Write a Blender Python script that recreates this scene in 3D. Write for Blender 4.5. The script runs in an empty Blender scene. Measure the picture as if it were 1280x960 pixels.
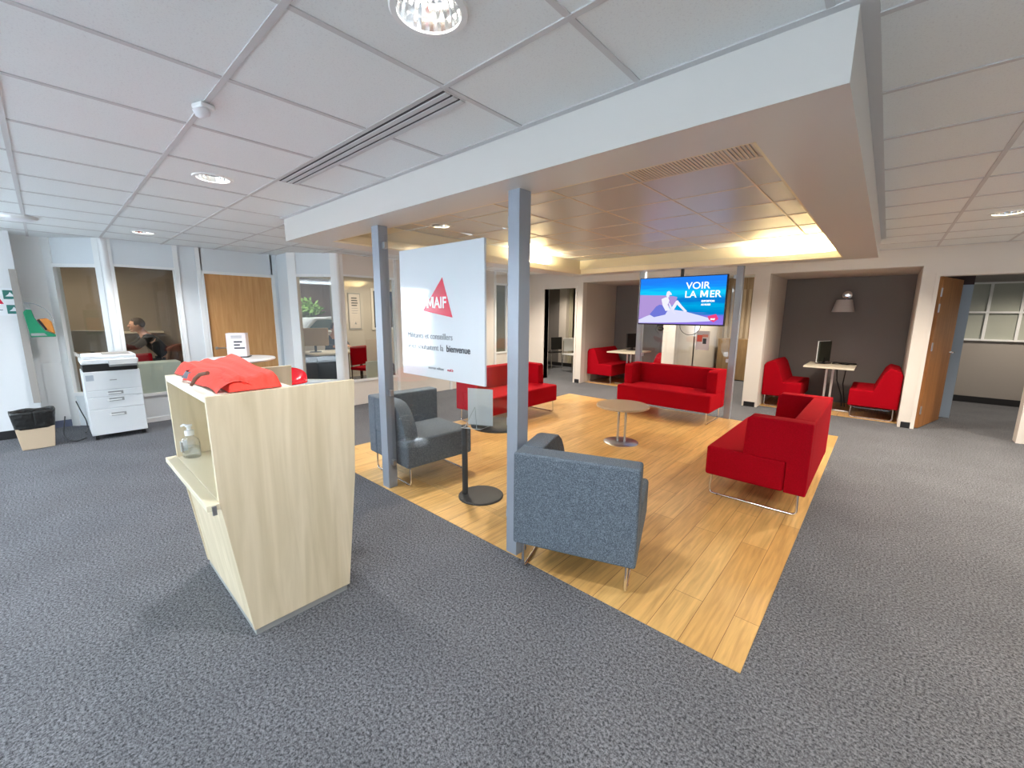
import bpy, bmesh, math, random
from mathutils import Vector, Matrix
random.seed(7)
PI = math.pi
S = bpy.context.scene
COL = S.collection

# ------------------------------------------------------------------ camera
cd = bpy.data.cameras.new('camera'); cam = bpy.data.objects.new('camera', cd); COL.objects.link(cam)
CR = Matrix(((0.744, -0.118, 0.657), (0.668, 0.121, -0.735), (0.007, 0.986, 0.169)))
_x = Vector((0.74424, -0.11781, 0.65742)); _y = Vector((0.66787, 0.12096, -0.73438))
Ax, Bx, f = (54.0, 387.0), (1110.0, 395.0), 517.2185
def _d(p):
    v = Vector((p[0] - 640, -(p[1] - 480), -f)); v.normalize(); return v
rx = -_d(Ax); ry = _d(Bx); rz = rx.cross(ry); rz.normalize(); ry = rz.cross(rx)
CR = Matrix((rx, ry, rz))
M4 = CR.to_4x4(); M4.translation = Vector((0, 0, 1.5)); cam.matrix_world = M4
cd.sensor_width = 36; cd.lens = 36 * f / 1280; cd.clip_start = 0.05
S.camera = cam

# ------------------------------------------------------------------ world, daylight, exposure
S.view_settings.view_transform = 'Standard'; S.view_settings.look = 'None'
S.view_settings.gamma = 1; S.view_settings.use_curve_mapping = False
S.view_settings.exposure = 0.75
W = bpy.data.worlds.new('sky'); S.world = W; W.use_nodes = True
W.node_tree.nodes['Background'].inputs[0].default_value = (0.75, 0.88, 1.0, 1)
W.node_tree.nodes['Background'].inputs[1].default_value = 1.0

def area(name, loc, rot, sx, sy, power, color):
    l = bpy.data.lights.new(name, 'AREA'); l.shape = 'RECTANGLE'; l.size = sx; l.size_y = sy
    l.energy = power; l.color = color
    o = bpy.data.objects.new(name, l); COL.objects.link(o); o.location = loc; o.rotation_euler = rot
    return o
DAY = (0.80, 0.91, 1.0)
P_WIN = 205; P_GROUND = 66
for i, (xa, xb) in enumerate(((-5.3, -3.5), (-3.3, -1.5), (-1.3, 0.5), (0.7, 2.5))):
    area('window_daylight', ((xa + xb) / 2, -3.32, 1.25), (PI / 2, 0, PI), 1.7, 2.0, P_WIN * (2.4 if i < 1 else 1.05), DAY)
    area('pavement_bounce_fill', ((xa + xb) / 2, -3.36, .55), (PI / 2 + .75, 0, PI), 1.7, .7, P_GROUND * (2.2 if i < 1 else 1.0), (0.86, 0.94, 1.0))  # added upward lamps standing in for pavement bounce, to brighten the ceiling

area('side_window_daylight', (-7.55, -1.66, 1.2), (0, -PI / 2, 0), 1.6, .70, P_WIN * .15, DAY)
area('side_bounce_fill', (-7.55, -1.66, .6), (0, -PI / 2 - .75, 0), .6, .7, P_GROUND * .10, (0.86, 0.94, 1.0))  # added upward lamp standing in for bounce at the side window

# ------------------------------------------------------------------ materials
def lin(c):
    return tuple(((v / 255) / 12.92 if v / 255 <= 0.04045 else ((v / 255 + 0.055) / 1.055) ** 2.4) for v in c) + (1,)
def mat(name, rgb, rough=0.6, metal=0.0, spec=0.5, bump=None, vary=None, emit=None, coat=0, sheen=0):
    m = bpy.data.materials.new(name); m.use_nodes = True; nt = m.node_tree; b = nt.nodes['Principled BSDF']
    b.inputs['Base Color'].default_value = lin(rgb); b.inputs['Roughness'].default_value = rough
    b.inputs['Metallic'].default_value = metal; b.inputs['Specular IOR Level'].default_value = spec
    b.inputs['Coat Weight'].default_value = coat; b.inputs['Sheen Weight'].default_value = sheen
    if emit:
        b.inputs['Emission Color'].default_value = lin(emit[0]); b.inputs['Emission Strength'].default_value = emit[1]
    if vary or bump:
        tc = nt.nodes.new('ShaderNodeTexCoord')
    if vary:      # (scale, rgb2, contrast lo, hi, stretch)
        mp = nt.nodes.new('ShaderNodeMapping'); mp.inputs['Scale'].default_value = vary[4] if len(vary) > 4 else (1, 1, 1)
        n = nt.nodes.new('ShaderNodeTexNoise'); n.inputs['Scale'].default_value = vary[0]; n.inputs['Detail'].default_value = 4
        r = nt.nodes.new('ShaderNodeValToRGB'); r.color_ramp.elements[0].position = vary[2]; r.color_ramp.elements[1].position = vary[3]
        r.color_ramp.elements[0].color = lin(rgb); r.color_ramp.elements[1].color = lin(vary[1])
        nt.links.new(tc.outputs['Object'], mp.inputs['Vector']); nt.links.new(mp.outputs[0], n.inputs['Vector'])
        nt.links.new(n.outputs['Fac'], r.inputs['Fac']); nt.links.new(r.outputs[0], b.inputs['Base Color'])
    if bump:      # (scale, strength, distance)
        n2 = nt.nodes.new('ShaderNodeTexNoise'); n2.inputs['Scale'].default_value = bump[0]; n2.inputs['Detail'].default_value = 3
        bp = nt.nodes.new('ShaderNodeBump'); bp.inputs['Strength'].default_value = bump[1]; bp.inputs['Distance'].default_value = bump[2]
        nt.links.new(tc.outputs['Object'], n2.inputs['Vector']); nt.links.new(n2.outputs['Fac'], bp.inputs['Height'])
        nt.links.new(bp.outputs[0], b.inputs['Normal'])
    return m

def carpet_mat():
    m = bpy.data.materials.new('carpet'); m.use_nodes = True; nt = m.node_tree; b = nt.nodes['Principled BSDF']
    tc = nt.nodes.new('ShaderNodeTexCoord')
    n = nt.nodes.new('ShaderNodeTexNoise'); n.inputs['Scale'].default_value = 88; n.inputs['Detail'].default_value = 6; n.inputs['Roughness'].default_value = 0.9
    r = nt.nodes.new('ShaderNodeValToRGB'); e = r.color_ramp.elements
    e[0].position = 0.41; e[0].color = lin((42, 44, 48)); e[1].position = 0.61; e[1].color = lin((152, 154, 160))
    n2 = nt.nodes.new('ShaderNodeTexNoise'); n2.inputs['Scale'].default_value = 2.2; n2.inputs['Detail'].default_value = 2
    mx = nt.nodes.new('ShaderNodeMix'); mx.data_type = 'RGBA'; mx.blend_type = 'MULTIPLY'; mx.inputs[0].default_value = 0.35
    nt.links.new(tc.outputs['Object'], n.inputs['Vector']); nt.links.new(tc.outputs['Object'], n2.inputs['Vector'])
    nt.links.new(n.outputs['Fac'], r.inputs['Fac']); nt.links.new(r.outputs[0], mx.inputs[6]); nt.links.new(n2.outputs['Fac'], mx.inputs[7])
    nt.links.new(mx.outputs[2], b.inputs['Base Color'])
    bp = nt.nodes.new('ShaderNodeBump'); bp.inputs['Strength'].default_value = 0.5; bp.inputs['Distance'].default_value = 0.004
    nt.links.new(n.outputs['Fac'], bp.inputs['Height']); nt.links.new(bp.outputs[0], b.inputs['Normal'])
    b.inputs['Roughness'].default_value = 0.95; b.inputs['Specular IOR Level'].default_value = 0.15
    return m

def parquet_mat(name='parquet'):
    m = bpy.data.materials.new(name); m.use_nodes = True; nt = m.node_tree; b = nt.nodes['Principled BSDF']; L = nt.links
    tc = nt.nodes.new('ShaderNodeTexCoord')
    mp = nt.nodes.new('ShaderNodeMapping'); mp.inputs['Rotation'].default_value = (0, 0, PI / 2); mp.inputs['Location'].default_value = (0.43, 0.40, 0)
    br = nt.nodes.new('ShaderNodeTexBrick'); br.offset = 0.37; br.offset_frequency = 2
    br.inputs['Scale'].default_value = 1; br.inputs['Brick Width'].default_value = 1.25; br.inputs['Row Height'].default_value = 0.151
    br.inputs['Mortar Size'].default_value = 0.0014; br.inputs['Mortar Smooth'].default_value = 0.2; br.inputs['Bias'].default_value = 0.0
    br.inputs['Color1'].default_value = (0, 0, 0, 1); br.inputs['Color2'].default_value = (1, 1, 1, 1); br.inputs['Mortar'].default_value = (0.5, 0.5, 0.5, 1)
    L.new(tc.outputs['Object'], mp.inputs[0]); L.new(mp.outputs[0], br.inputs['Vector'])
    ramp = nt.nodes.new('ShaderNodeValToRGB'); e = ramp.color_ramp.elements
    e[0].color = lin((206, 163, 100)); e[1].color = lin((220, 181, 117))
    L.new(br.outputs['Color'], ramp.inputs['Fac'])
    mp2 = nt.nodes.new('ShaderNodeMapping'); mp2.inputs['Scale'].default_value = (20, 1.3, 1)
    gr = nt.nodes.new('ShaderNodeTexNoise'); gr.inputs['Scale'].default_value = 2.2; gr.inputs['Detail'].default_value = 6; gr.inputs['Distortion'].default_value = 0.6
    L.new(tc.outputs['Object'], mp2.inputs[0]); L.new(mp2.outputs[0], gr.inputs['Vector'])
    r2 = nt.nodes.new('ShaderNodeValToRGB'); g = r2.color_ramp.elements
    g[0].position = 0.3; g[0].color = (0.62, 0.58, 0.52, 1); g[1].position = 0.68; g[1].color = (1.08, 1.06, 1.02, 1)
    L.new(gr.outputs['Fac'], r2.inputs['Fac'])
    mx = nt.nodes.new('ShaderNodeMix'); mx.data_type = 'RGBA'; mx.blend_type = 'MULTIPLY'; mx.inputs[0].default_value = 0.75
    L.new(ramp.outputs[0], mx.inputs[6]); L.new(r2.outputs[0], mx.inputs[7])
    mo = nt.nodes.new('ShaderNodeMix'); mo.data_type = 'RGBA'; mo.inputs[7].default_value = lin((112, 72, 34))
    L.new(br.outputs['Fac'], mo.inputs[0]); L.new(mx.outputs[2], mo.inputs[6]); L.new(mo.outputs[2], b.inputs['Base Color'])
    b.inputs['Roughness'].default_value = 0.32; b.inputs['Specular IOR Level'].default_value = 0.45
    return m

def wood_mat(name, c1, c2, stretch, rough=0.45, scale=3.0):
    m = bpy.data.materials.new(name); m.use_nodes = True; nt = m.node_tree; b = nt.nodes['Principled BSDF']; L = nt.links
    tc = nt.nodes.new('ShaderNodeTexCoord'); mp = nt.nodes.new('ShaderNodeMapping'); mp.inputs['Scale'].default_value = stretch
    n = nt.nodes.new('ShaderNodeTexNoise'); n.inputs['Scale'].default_value = scale; n.inputs['Detail'].default_value = 6; n.inputs['Distortion'].default_value = 0.8
    r = nt.nodes.new('ShaderNodeValToRGB'); e = r.color_ramp.elements
    e[0].position = 0.3; e[0].color = lin(c1); e[1].position = 0.7; e[1].color = lin(c2)
    L.new(tc.outputs['Object'], mp.inputs[0]); L.new(mp.outputs[0], n.inputs['Vector']); L.new(n.outputs['Fac'], r.inputs['Fac']); L.new(r.outputs[0], b.inputs['Base Color'])
    b.inputs['Roughness'].default_value = rough
    return m

def glass_mat(name, tint=(1, 1, 1), refl=1.0, rough=0.0):
    m = bpy.data.materials.new(name); m.use_nodes = True; nt = m.node_tree
    for n in list(nt.nodes): nt.nodes.remove(n)
    out = nt.nodes.new('ShaderNodeOutputMaterial'); t = nt.nodes.new('ShaderNodeBsdfTransparent'); g = nt.nodes.new('ShaderNodeBsdfGlossy')
    t.inputs[0].default_value = tuple(tint) + (1,); g.inputs['Roughness'].default_value = rough
    fr = nt.nodes.new('ShaderNodeLayerWeight'); fr.inputs['Blend'].default_value = 0.5
    pw = nt.nodes.new('ShaderNodeMath'); pw.operation = 'POWER'; pw.inputs[1].default_value = 5
    ma = nt.nodes.new('ShaderNodeMath'); ma.operation = 'MULTIPLY_ADD'; ma.inputs[1].default_value = 0.96; ma.inputs[2].default_value = 0.04
    mu = nt.nodes.new('ShaderNodeMath'); mu.operation = 'MULTIPLY'; mu.use_clamp = True; mu.inputs[1].default_value = refl
    nt.links.new(fr.outputs['Facing'], pw.inputs[0]); nt.links.new(pw.outputs[0], ma.inputs[0])
    mx = nt.nodes.new('ShaderNodeMixShader')
    nt.links.new(ma.outputs[0], mu.inputs[0]); nt.links.new(mu.outputs[0], mx.inputs[0])
    nt.links.new(t.outputs[0], mx.inputs[1]); nt.links.new(g.outputs[0], mx.inputs[2]); nt.links.new(mx.outputs[0], out.inputs[0])
    return m
def emis(name, rgb, strength):
    m = bpy.data.materials.new(name); m.use_nodes = True; nt = m.node_tree
    for n in list(nt.nodes): nt.nodes.remove(n)
    out = nt.nodes.new('ShaderNodeOutputMaterial'); e = nt.nodes.new('ShaderNodeEmission'); e.inputs[0].default_value = lin(rgb); e.inputs[1].default_value = strength
    nt.links.new(e.outputs[0], out.inputs[0]); return m

WHITE = mat('white_paint', (226, 228, 230), 0.55)
WARMWHITE = mat('warm_white_paint', (228, 222, 214), 0.6)
PARTW = mat('partition_white', (222, 228, 232), 0.4)
FRAMEW = mat('frame_white', (236, 238, 238), 0.35)
TILE = mat('ceiling_tile', (234, 239, 240), 0.9, spec=0.1, vary=(160, (222, 226, 228), 0.55, 0.72), bump=(260, 0.15, 0.002))
TEE = mat('ceiling_tee', (202, 203, 205), 0.5)
SOFFIT = mat('soffit_satin', (214, 212, 208), 0.32)
COFFER = mat('coffer_metal', (198, 202, 206), 0.33, metal=0.2, spec=0.5)
COFFERLINE = mat('coffer_line', (226, 214, 198), 0.4)
CREAM = mat('cream_ledge', (240, 228, 196), 0.5)
TAUPE = mat('taupe_wall', (122, 117, 114), 0.8)
TAUPED = mat('office_taupe', (150, 138, 124), 0.8)
GREIGE = mat('greige_wall', (208, 200, 190), 0.75)
GREYW = mat('grey_wall', (160, 154, 148), 0.8)
BLACKB = mat('black_skirting', (28, 27, 30), 0.5)
CARPET = carpet_mat(); PARQ = parquet_mat()
POST = mat('post_grey', (152, 161, 173), 0.4, metal=0.15)
STEEL = mat('brushed_steel', (190, 192, 195), 0.3, metal=1)
CHROME = mat('chrome', (225, 225, 228), 0.12, metal=1)
RED = mat('red_wool', (176, 2, 28), 0.9, spec=0.12, vary=(240, (150, 1, 16), 0.35, 0.65), bump=(420, 0.25, 0.001))
GREYF = mat('grey_wool', (76, 85, 94), 0.95, spec=0.1, vary=(230, (130, 141, 152), 0.42, 0.72), bump=(300, 0.4, 0.002), sheen=0.1)
OAK = wood_mat('oak_door', (190, 138, 84), (208, 160, 106), (9, 9, 0.7))
DOORB = wood_mat('brown_door', (150, 96, 48), (176, 120, 66), (8, 8, 0.6))
MAPLE = wood_mat('pale_ash', (206, 190, 157), (229, 214, 186), (7, 7, 0.55), 0.5, 2.5)
MAPLEE = mat('pale_edge', (238, 230, 214), 0.5)
LAM = mat('cream_laminate', (236, 226, 198), 0.3)
PLINTH = mat('grey_plinth', (176, 178, 176), 0.4, metal=0.3)
BLACK = mat('black_plastic', (22, 22, 24), 0.45)
DARK = mat('dark_metal', (56, 58, 60), 0.45, metal=0.3)
PRINTW = mat('printer_white', (226, 230, 232), 0.45)
PRINTG = mat('printer_grey', (150, 152, 152), 0.5)
GLASS = glass_mat('clear_glass', (0.98, 0.99, 0.985), 1.1)
GLASSO = glass_mat('office_glass', (0.92, 0.93, 0.92), 1.2)
ACRYL = glass_mat('acrylic', (0.95, 0.98, 0.99), 1.6)
SIGNW = mat('sign_white', (214, 222, 228), 0.08, coat=0.5)
LOGORED = mat('logo_red', (216, 30, 66), 0.2)
INK = mat('dark_ink', (52, 56, 64), 0.4)
INKG = mat('grey_ink', (128, 134, 142), 0.4)
PAPER = mat('white_paper', (232, 234, 238), 0.6)
CORAL = mat('coral_fabric', (246, 74, 58), 0.8, bump=(40, 0.4, 0.01))
GREEN = mat('green_plastic', (14, 132, 92), 0.45)
ORANGE = mat('orange_case', (206, 132, 54), 0.6)
BEIGE = mat('beige_card', (206, 184, 156), 0.7)
BAG = mat('black_bag', (26, 26, 25), 0.35, bump=(30, 0.8, 0.02))
SKIN = mat('skin', (206, 156, 132), 0.6)
HAIR = mat('brown_hair', (58, 44, 34), 0.8)
BLACKC = mat('black_pullover', (24, 23, 22), 0.9)
NAVY = mat('navy_pullover', (38, 48, 66), 0.9)
TROUS = mat('dark_trousers', (36, 36, 42), 0.9)
BROWN = mat('brown_coat', (112, 84, 66), 0.9)
BURG = mat('burgundy_cloth', (58, 28, 34), 0.9)
BEIGEW = mat('beige_top', (220, 210, 190), 0.45)
TABTOP = mat('coffee_top', (186, 164, 138), 0.35)
PALEG = mat('pale_green_panel', (198, 208, 196), 0.5)
REDPL = mat('red_plastic', (222, 20, 40), 0.2, coat=0.6)
LEAF = mat('leaf', (130, 170, 84), 0.6)
TANB = wood_mat('tan_blind', (150, 128, 100), (190, 174, 148), (14, 14, 0.1), 0.7)
BULB = emis('lamp_glow', (255, 252, 244), 14)
BULBW = emis('warm_glow', (255, 236, 190), 30)
REFLECT = mat('reflector', (240, 240, 240), 0.15, metal=1)
SHADEM = mat('lamp_shade_grey', (196, 190, 188), 0.6)

# ------------------------------------------------------------------ helpers
class MB:
    def __init__(s, M=None): s.bm = bmesh.new(); s.M = M
    def _v(s, p):
        p = Vector(p); return s.bm.verts.new(s.M @ p if s.M else p)
    def box(s, x0, x1, y0, y1, z0, z1):
        v = [s._v(p) for p in ((x0, y0, z0), (x1, y0, z0), (x1, y1, z0), (x0, y1, z0), (x0, y0, z1), (x1, y0, z1), (x1, y1, z1), (x0, y1, z1))]
        for q in ((0, 3, 2, 1), (4, 5, 6, 7), (0, 1, 5, 4), (1, 2, 6, 5), (2, 3, 7, 6), (3, 0, 4, 7)): s.bm.faces.new([v[i] for i in q])
        return s
    def prism(s, poly, axis, a, b):
        def P(u, w, t): return {'x': (t, u, w), 'y': (u, t, w), 'z': (u, w, t)}[axis]
        va = [s._v(P(u, w, a)) for u, w in poly]; vb = [s._v(P(u, w, b)) for u, w in poly]; n = len(poly)
        fs = [s.bm.faces.new(va), s.bm.faces.new(vb)]
        for i in range(n): fs.append(s.bm.faces.new((va[i], va[(i + 1) % n], vb[(i + 1) % n], vb[i])))
        bmesh.ops.recalc_face_normals(s.bm, faces=fs); return s
    def lathe(s, prof, cx=0, cy=0, seg=32, cap=True, sx=1, sy=1):
        rings = []
        for r, z in prof: rings.append([s._v((cx + sx * r * math.cos(2 * PI * i / seg), cy + sy * r * math.sin(2 * PI * i / seg), z)) for i in range(seg)])
        fs = []
        for a, b in zip(rings, rings[1:]):
            for i in range(seg): fs.append(s.bm.faces.new((a[i], a[(i + 1) % seg], b[(i + 1) % seg], b[i])))
        if cap: fs.append(s.bm.faces.new(rings[0][::-1])); fs.append(s.bm.faces.new(rings[-1]))
        return s
    def cyl(s, cx, cy, r, z0, z1, seg=32): return s.lathe([(r, z0), (r, z1)], cx, cy, seg)
    def tube(s, pts, r, seg=10, closed=False, cap=True):
        pts = [Vector(p) for p in pts]; n = len(pts); rings = []; up = None
        for i, p in enumerate(pts):
            if closed: d = (pts[(i + 1) % n] - pts[i - 1])
            else: d = pts[min(i + 1, n - 1)] - pts[max(i - 1, 0)]
            d.normalize()
            if up is None: up = Vector((0, 0, 1)) if abs(d.z) < 0.9 else Vector((1, 0, 0))
            u = up - d * up.dot(d)
            if u.length < 1e-4: u = d.orthogonal()
            u.normalize(); w = d.cross(u); up = u
            rr = r[i] if isinstance(r, (list, tuple)) else r
            rings.append([s._v(p + u * rr * math.cos(2 * PI * k / seg) + w * rr * math.sin(2 * PI * k / seg)) for k in range(seg)])
        m = n if closed else n - 1
        for i in range(m):
            a, b = rings[i], rings[(i + 1) % n]
            for k in range(seg): s.bm.faces.new((a[k], a[(k + 1) % seg], b[(k + 1) % seg], b[k]))
        if not closed and cap: s.bm.faces.new(rings[0][::-1]); s.bm.faces.new(rings[-1])
        return s
    def ell(s, c, rx, ry, rz, seg=16, rings=10, M=None):
        c = Vector(c); mm = Matrix.Translation(c) @ (M.to_4x4() if M else Matrix()) @ Matrix.Diagonal((rx, ry, rz, 1))
        if s.M: mm = s.M @ mm
        bmesh.ops.create_uvsphere(s.bm, u_segments=seg, v_segments=rings, radius=1, matrix=mm); return s
    def face(s, pts): s.bm.faces.new([s._v(p) for p in pts]); return s
    def grid(s, fn, nu, nv):
        vs = [[s._v(fn(i / nu, j / nv)) for j in range(nv + 1)] for i in range(nu + 1)]
        for i in range(nu):
            for j in range(nv): s.bm.faces.new((vs[i][j], vs[i + 1][j], vs[i + 1][j + 1], vs[i][j + 1]))
        return s
    def build(s, name, m, parent=None, bevel=0, seg=2, smooth=False, sub=0):
        me = bpy.data.meshes.new(name); bmesh.ops.recalc_face_normals(s.bm, faces=s.bm.faces[:]); s.bm.to_mesh(me); s.bm.free()
        for mm in (m if isinstance(m, list) else [m]): me.materials.append(mm)
        o = bpy.data.objects.new(name, me); COL.objects.link(o)
        if parent is not None: o.parent = parent
        if bevel:
            md = o.modifiers.new('bevel', 'BEVEL'); md.width = bevel; md.segments = seg; md.limit_method = 'ANGLE'; md.angle_limit = math.radians(35); md.harden_normals = True
            smooth = True
        if sub: md = o.modifiers.new('sub', 'SUBSURF'); md.levels = sub; md.render_levels = sub
        if smooth:
            for p in me.polygons: p.use_smooth = True
            if not bevel and not sub:
                try: me.set_sharp_from_angle(angle=math.radians(40))
                except Exception: pass
        return o
def box(name, m, dims, parent=None, bevel=0, M=None): return MB(M).box(*dims).build(name, m, parent, bevel)
def tag(o, label=None, cat=None, group=None, kind=None):
    if label: o['label'] = label
    if cat: o['category'] = cat
    if group: o['group'] = group
    if kind: o['kind'] = kind
    return o
def thing(name, label, cat, loc=(0, 0, 0), rz=0, group=None):
    o = bpy.data.objects.new(name, None); COL.objects.link(o); o.location = loc; o.rotation_euler = (0, 0, rz); o.empty_display_size = 0.1
    return tag(o, label, cat, group)
def struct(o): o['kind'] = 'structure'; return o
def dup(root, loc, rz, label, group=None):
    r = root.copy(); COL.objects.link(r); r.location = loc; r.rotation_euler = (0, 0, rz); r['label'] = label
    if group: r['group'] = group
    def rec(a, b):
        for ch in list(a.children):
            c = ch.copy(); COL.objects.link(c); c.parent = b; rec(ch, c)
    rec(root, r)
    return r
def text(body, size, m, parent, loc, rot, name='lettering', extrude=0.0008, align='LEFT', bold=0.0, shear=0, width=1.0):
    cu = bpy.data.curves.new(name, 'FONT'); cu.body = body; cu.size = size; cu.extrude = extrude; cu.align_x = align; cu.offset = bold; cu.shear = shear
    t = bpy.data.objects.new('tmp', cu); COL.objects.link(t)
    dg = bpy.context.evaluated_depsgraph_get(); me = bpy.data.meshes.new_from_object(t.evaluated_get(dg))
    bpy.data.objects.remove(t); me.name = name; me.materials.clear(); me.materials.append(m)
    if width != 1.0:
        for v in me.vertices: v.co.x *= width
    o = bpy.data.objects.new(name, me); COL.objects.link(o); o.parent = parent; o.location = loc; o.rotation_euler = rot
    return o
def letter_m(x, z, w, h, t, y0, y1, m, parent, name):
    pts = [(0, 0), (0, h), (t * 1.25, h), (w / 2, h * .42), (w - t * 1.25, h), (w, h), (w, 0), (w - t, 0), (w - t, h * .60), (w / 2 + t * .35, h * .14), (w / 2 - t * .35, h * .14), (t, h * .60), (t, 0)]
    return MB().prism([(x + a, z + b) for a, b in pts], 'y', y0, y1).build(name, m, parent)
def words(body, size, m, parent, loc, rot, name='lettering', **kw):
    ws = body.split(' ')
    for i, w_ in enumerate(ws):
        probe = text(' '.join(ws[:i + 1]), size, m, None, (0, 0, 0), (0, 0, 0), 'probe', **kw); xm = max(v.co.x for v in probe.data.vertices); bpy.data.objects.remove(probe)
        o = text(w_, size, m, parent, loc, rot, name, **kw); o.location.x += xm - max(v.co.x for v in o.data.vertices)
def smoothpath(pts, r=0.04, n=5):
    pts = [Vector(p) for p in pts]; out = [pts[0]]
    for i in range(1, len(pts) - 1):
        a, b, c = pts[i - 1], pts[i], pts[i + 1]; d1 = (a - b); d2 = (c - b); q = min(r, d1.length * .45, d2.length * .45)
        p1 = b + d1.normalized() * q; p2 = b + d2.normalized() * q
        for k in range(n + 1):
            t = k / n; out.append(p1 * (1 - t) ** 2 + b * 2 * t * (1 - t) + p2 * t * t)
    out.append(pts[-1]); return out

# ------------------------------------------------------------------ setting: floors
ZC = 2.37
struct(box('floor', CARPET, (-12, 4, -4.2, 12.5, -0.1, 0)))
struct(box('floor_parquet', PARQ, (-4.33, -0.288, 1.787, 6.48, -0.03, 0.004)))
struct(box('floor_alcove_parquet', PARQ, (-4.85, -3.08, 7.85, 9.1, -0.03, 0.004)))
struct(box('floor_alcove_boards', PARQ, (-1.44, 0.27, 7.85, 9.1, -0.03, 0.004)))

# ceiling tiles (holes where the recessed lamps sit)
GX, GY, G = 0.36, 0.565, 0.585
lamp_cells = [(-3, 0), (-7, 0), (-12, 0), (0, 8), (-3, -4), (-7, -4), (-11, -4), (1, -4), (1, 0), (2, 4), (2, 15), (-9, 5), (-9, 9), (3, 1), (3, 6), (3, 10), (-5, 15), (-12, 14), (-2, 10), (-6, 10), (-10, 10)]
lamp_pos = [(GX + (i + .5) * G, GY + (j + .5) * G) for i, j in lamp_cells]
mb = MB()
HR = 0.098
for i in range(-20, 6):
    for j in range(-8, 20):
        x0, x1, y0, y1 = GX + i * G, GX + (i + 1) * G, GY + j * G, GY + (j + 1) * G
        if (i, j) in lamp_cells:
            cx, cy = (x0 + x1) / 2, (y0 + y1) / 2; n = 32; ring = []; outer = []
            for k in range(n):
                a = 2 * PI * k / n; c, s_ = math.cos(a), math.sin(a); q = (G / 2) / max(abs(c), abs(s_))
                ring.append(mb._v((cx + HR * c, cy + HR * s_, ZC))); outer.append(mb._v((cx + q * c, cy + q * s_, ZC)))
            for k in range(n): mb.bm.faces.new((ring[k], ring[(k + 1) % n], outer[(k + 1) % n], outer[k]))
        else:
            hx0, hx1, hy0, hy1 = max(x0, -4.2), min(x1, -0.3), max(y0, 1.78), min(y1, 6.40)
            parts = [(x0, x1, y0, y1)] if hx0 >= hx1 or hy0 >= hy1 else [(x0, hx0, y0, y1), (hx1, x1, y0, y1), (hx0, hx1, y0, hy0), (hx0, hx1, hy1, y1)]
            for a, b, c, d in parts:
                if b - a > 1e-4 and d - c > 1e-4: mb.face(((a, c, ZC), (b, c, ZC), (b, d, ZC), (a, d, ZC)))
struct(mb.build('ceiling', TILE))
mb = MB()
for i in range(-20, 7):
    x = GX + i * G
    if -4.35 < x < -0.2: mb.box(x - .011, x + .011, -4, 1.64, ZC - .004, ZC); mb.box(x - .011, x + .011, 6.52, 12, ZC - .004, ZC)
    else: mb.box(x - .011, x + .011, -4, 12, ZC - .004, ZC)
for j in range(-8, 20):
    y = GY + j * G
    if 1.7 < y < 6.5: mb.box(-11.5, -4.4, y - .011, y + .011, ZC - .0045, ZC); mb.box(-.162, 4, y - .011, y + .011, ZC - .0045, ZC)
    else: mb.box(-11.5, 4, y - .011, y + .011, ZC - .0045, ZC)
mb.box(-4.42, -.14, 1.605, 1.64, ZC - .005, ZC); mb.box(-.162, -.12, 1.64, 6.5, ZC - .005, ZC)
struct(mb.build('ceiling_grid', TEE))

# soffit ring with coffer
SX0, SX1, SY0, SY1, SZ = -4.40, -0.162, 1.638, 6.52, 2.165
IX0, IX1, IY0, IY1 = -4.07, -0.465, 1.932, 6.285
mb = MB()
for d in ((SX0, SX1, SY0, IY0), (SX0, SX1, IY1, SY1), (SX0, IX0, IY0, IY1), (IX1, SX1, IY0, IY1)): mb.box(d[0], d[1], d[2], d[3], SZ, 2.41)
struct(mb.build('ceiling_soffit', SOFFIT))
mb = MB()   # stepped cream cove inside the coffer
t = .012
mb.box(IX0, IX0 + t, IY0, IY1, SZ + .001, SZ + .085); mb.box(IX1 - t, IX1, IY0, IY1, SZ + .001, SZ + .085)
mb.box(IX0, IX1, IY0, IY0 + t, SZ + .001, SZ + .085); mb.box(IX0, IX1, IY1 - t, IY1, SZ + .001, SZ + .085)
struct(mb.build('trim_1', CREAM))
mb = MB()
mb.box(IX0 - .001, IX0 + .004, IY0, IY1, SZ + .09, 2.395); mb.box(IX1 - .004, IX1 + .001, IY0, IY1, SZ + .09, 2.395); mb.box(IX0, IX1, IY1 - .004, IY1 + .001, SZ + .09, 2.395)
struct(mb.build('trim_2', CREAM))
CZ = 2.40
CLX, CLY = -3.60, 2.88
mb = MB(); q = []
mb2 = MB()
xs = [IX0] + [-0.80 - 0.59 * k for k in range(6, -1, -1) if -0.80 - 0.59 * k > IX0 + .05] + [IX1]
ys = [IY0] + [2.275 + 0.59 * k for k in range(0, 8) if 2.275 + 0.59 * k < IY1 - .03] + [IY1]
ripple = MB()
for a, b in zip(xs, xs[1:]):
    for c, d in zip(ys, ys[1:]):
        if a < CLX < b and c < CLY < d:
            n = 32; ring = []; outer = []
            for k in range(n):
                an = 2 * PI * k / n; co, si = math.cos(an), math.sin(an)
                tx = ((b - CLX) if co > 0 else (CLX - a)) / max(abs(co), 1e-6); ty = ((d - CLY) if si > 0 else (CLY - c)) / max(abs(si), 1e-6); qq = min(tx, ty)
                ring.append(mb._v((CLX + .095 * co, CLY + .095 * si, CZ))); outer.append(mb._v((CLX + qq * co, CLY + qq * si, CZ)))
            for k in range(n): mb.bm.faces.new((ring[k], ring[(k + 1) % n], outer[(k + 1) % n], outer[k]))
        else: mb.face(((a, c, CZ), (b, c, CZ), (b, d, CZ), (a, d, CZ)))
struct(mb.build('ceiling_coffer', COFFER))
for x in xs[1:-1]: mb2.box(x - .006, x + .006, IY0, IY1, CZ - .004, CZ)
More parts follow.
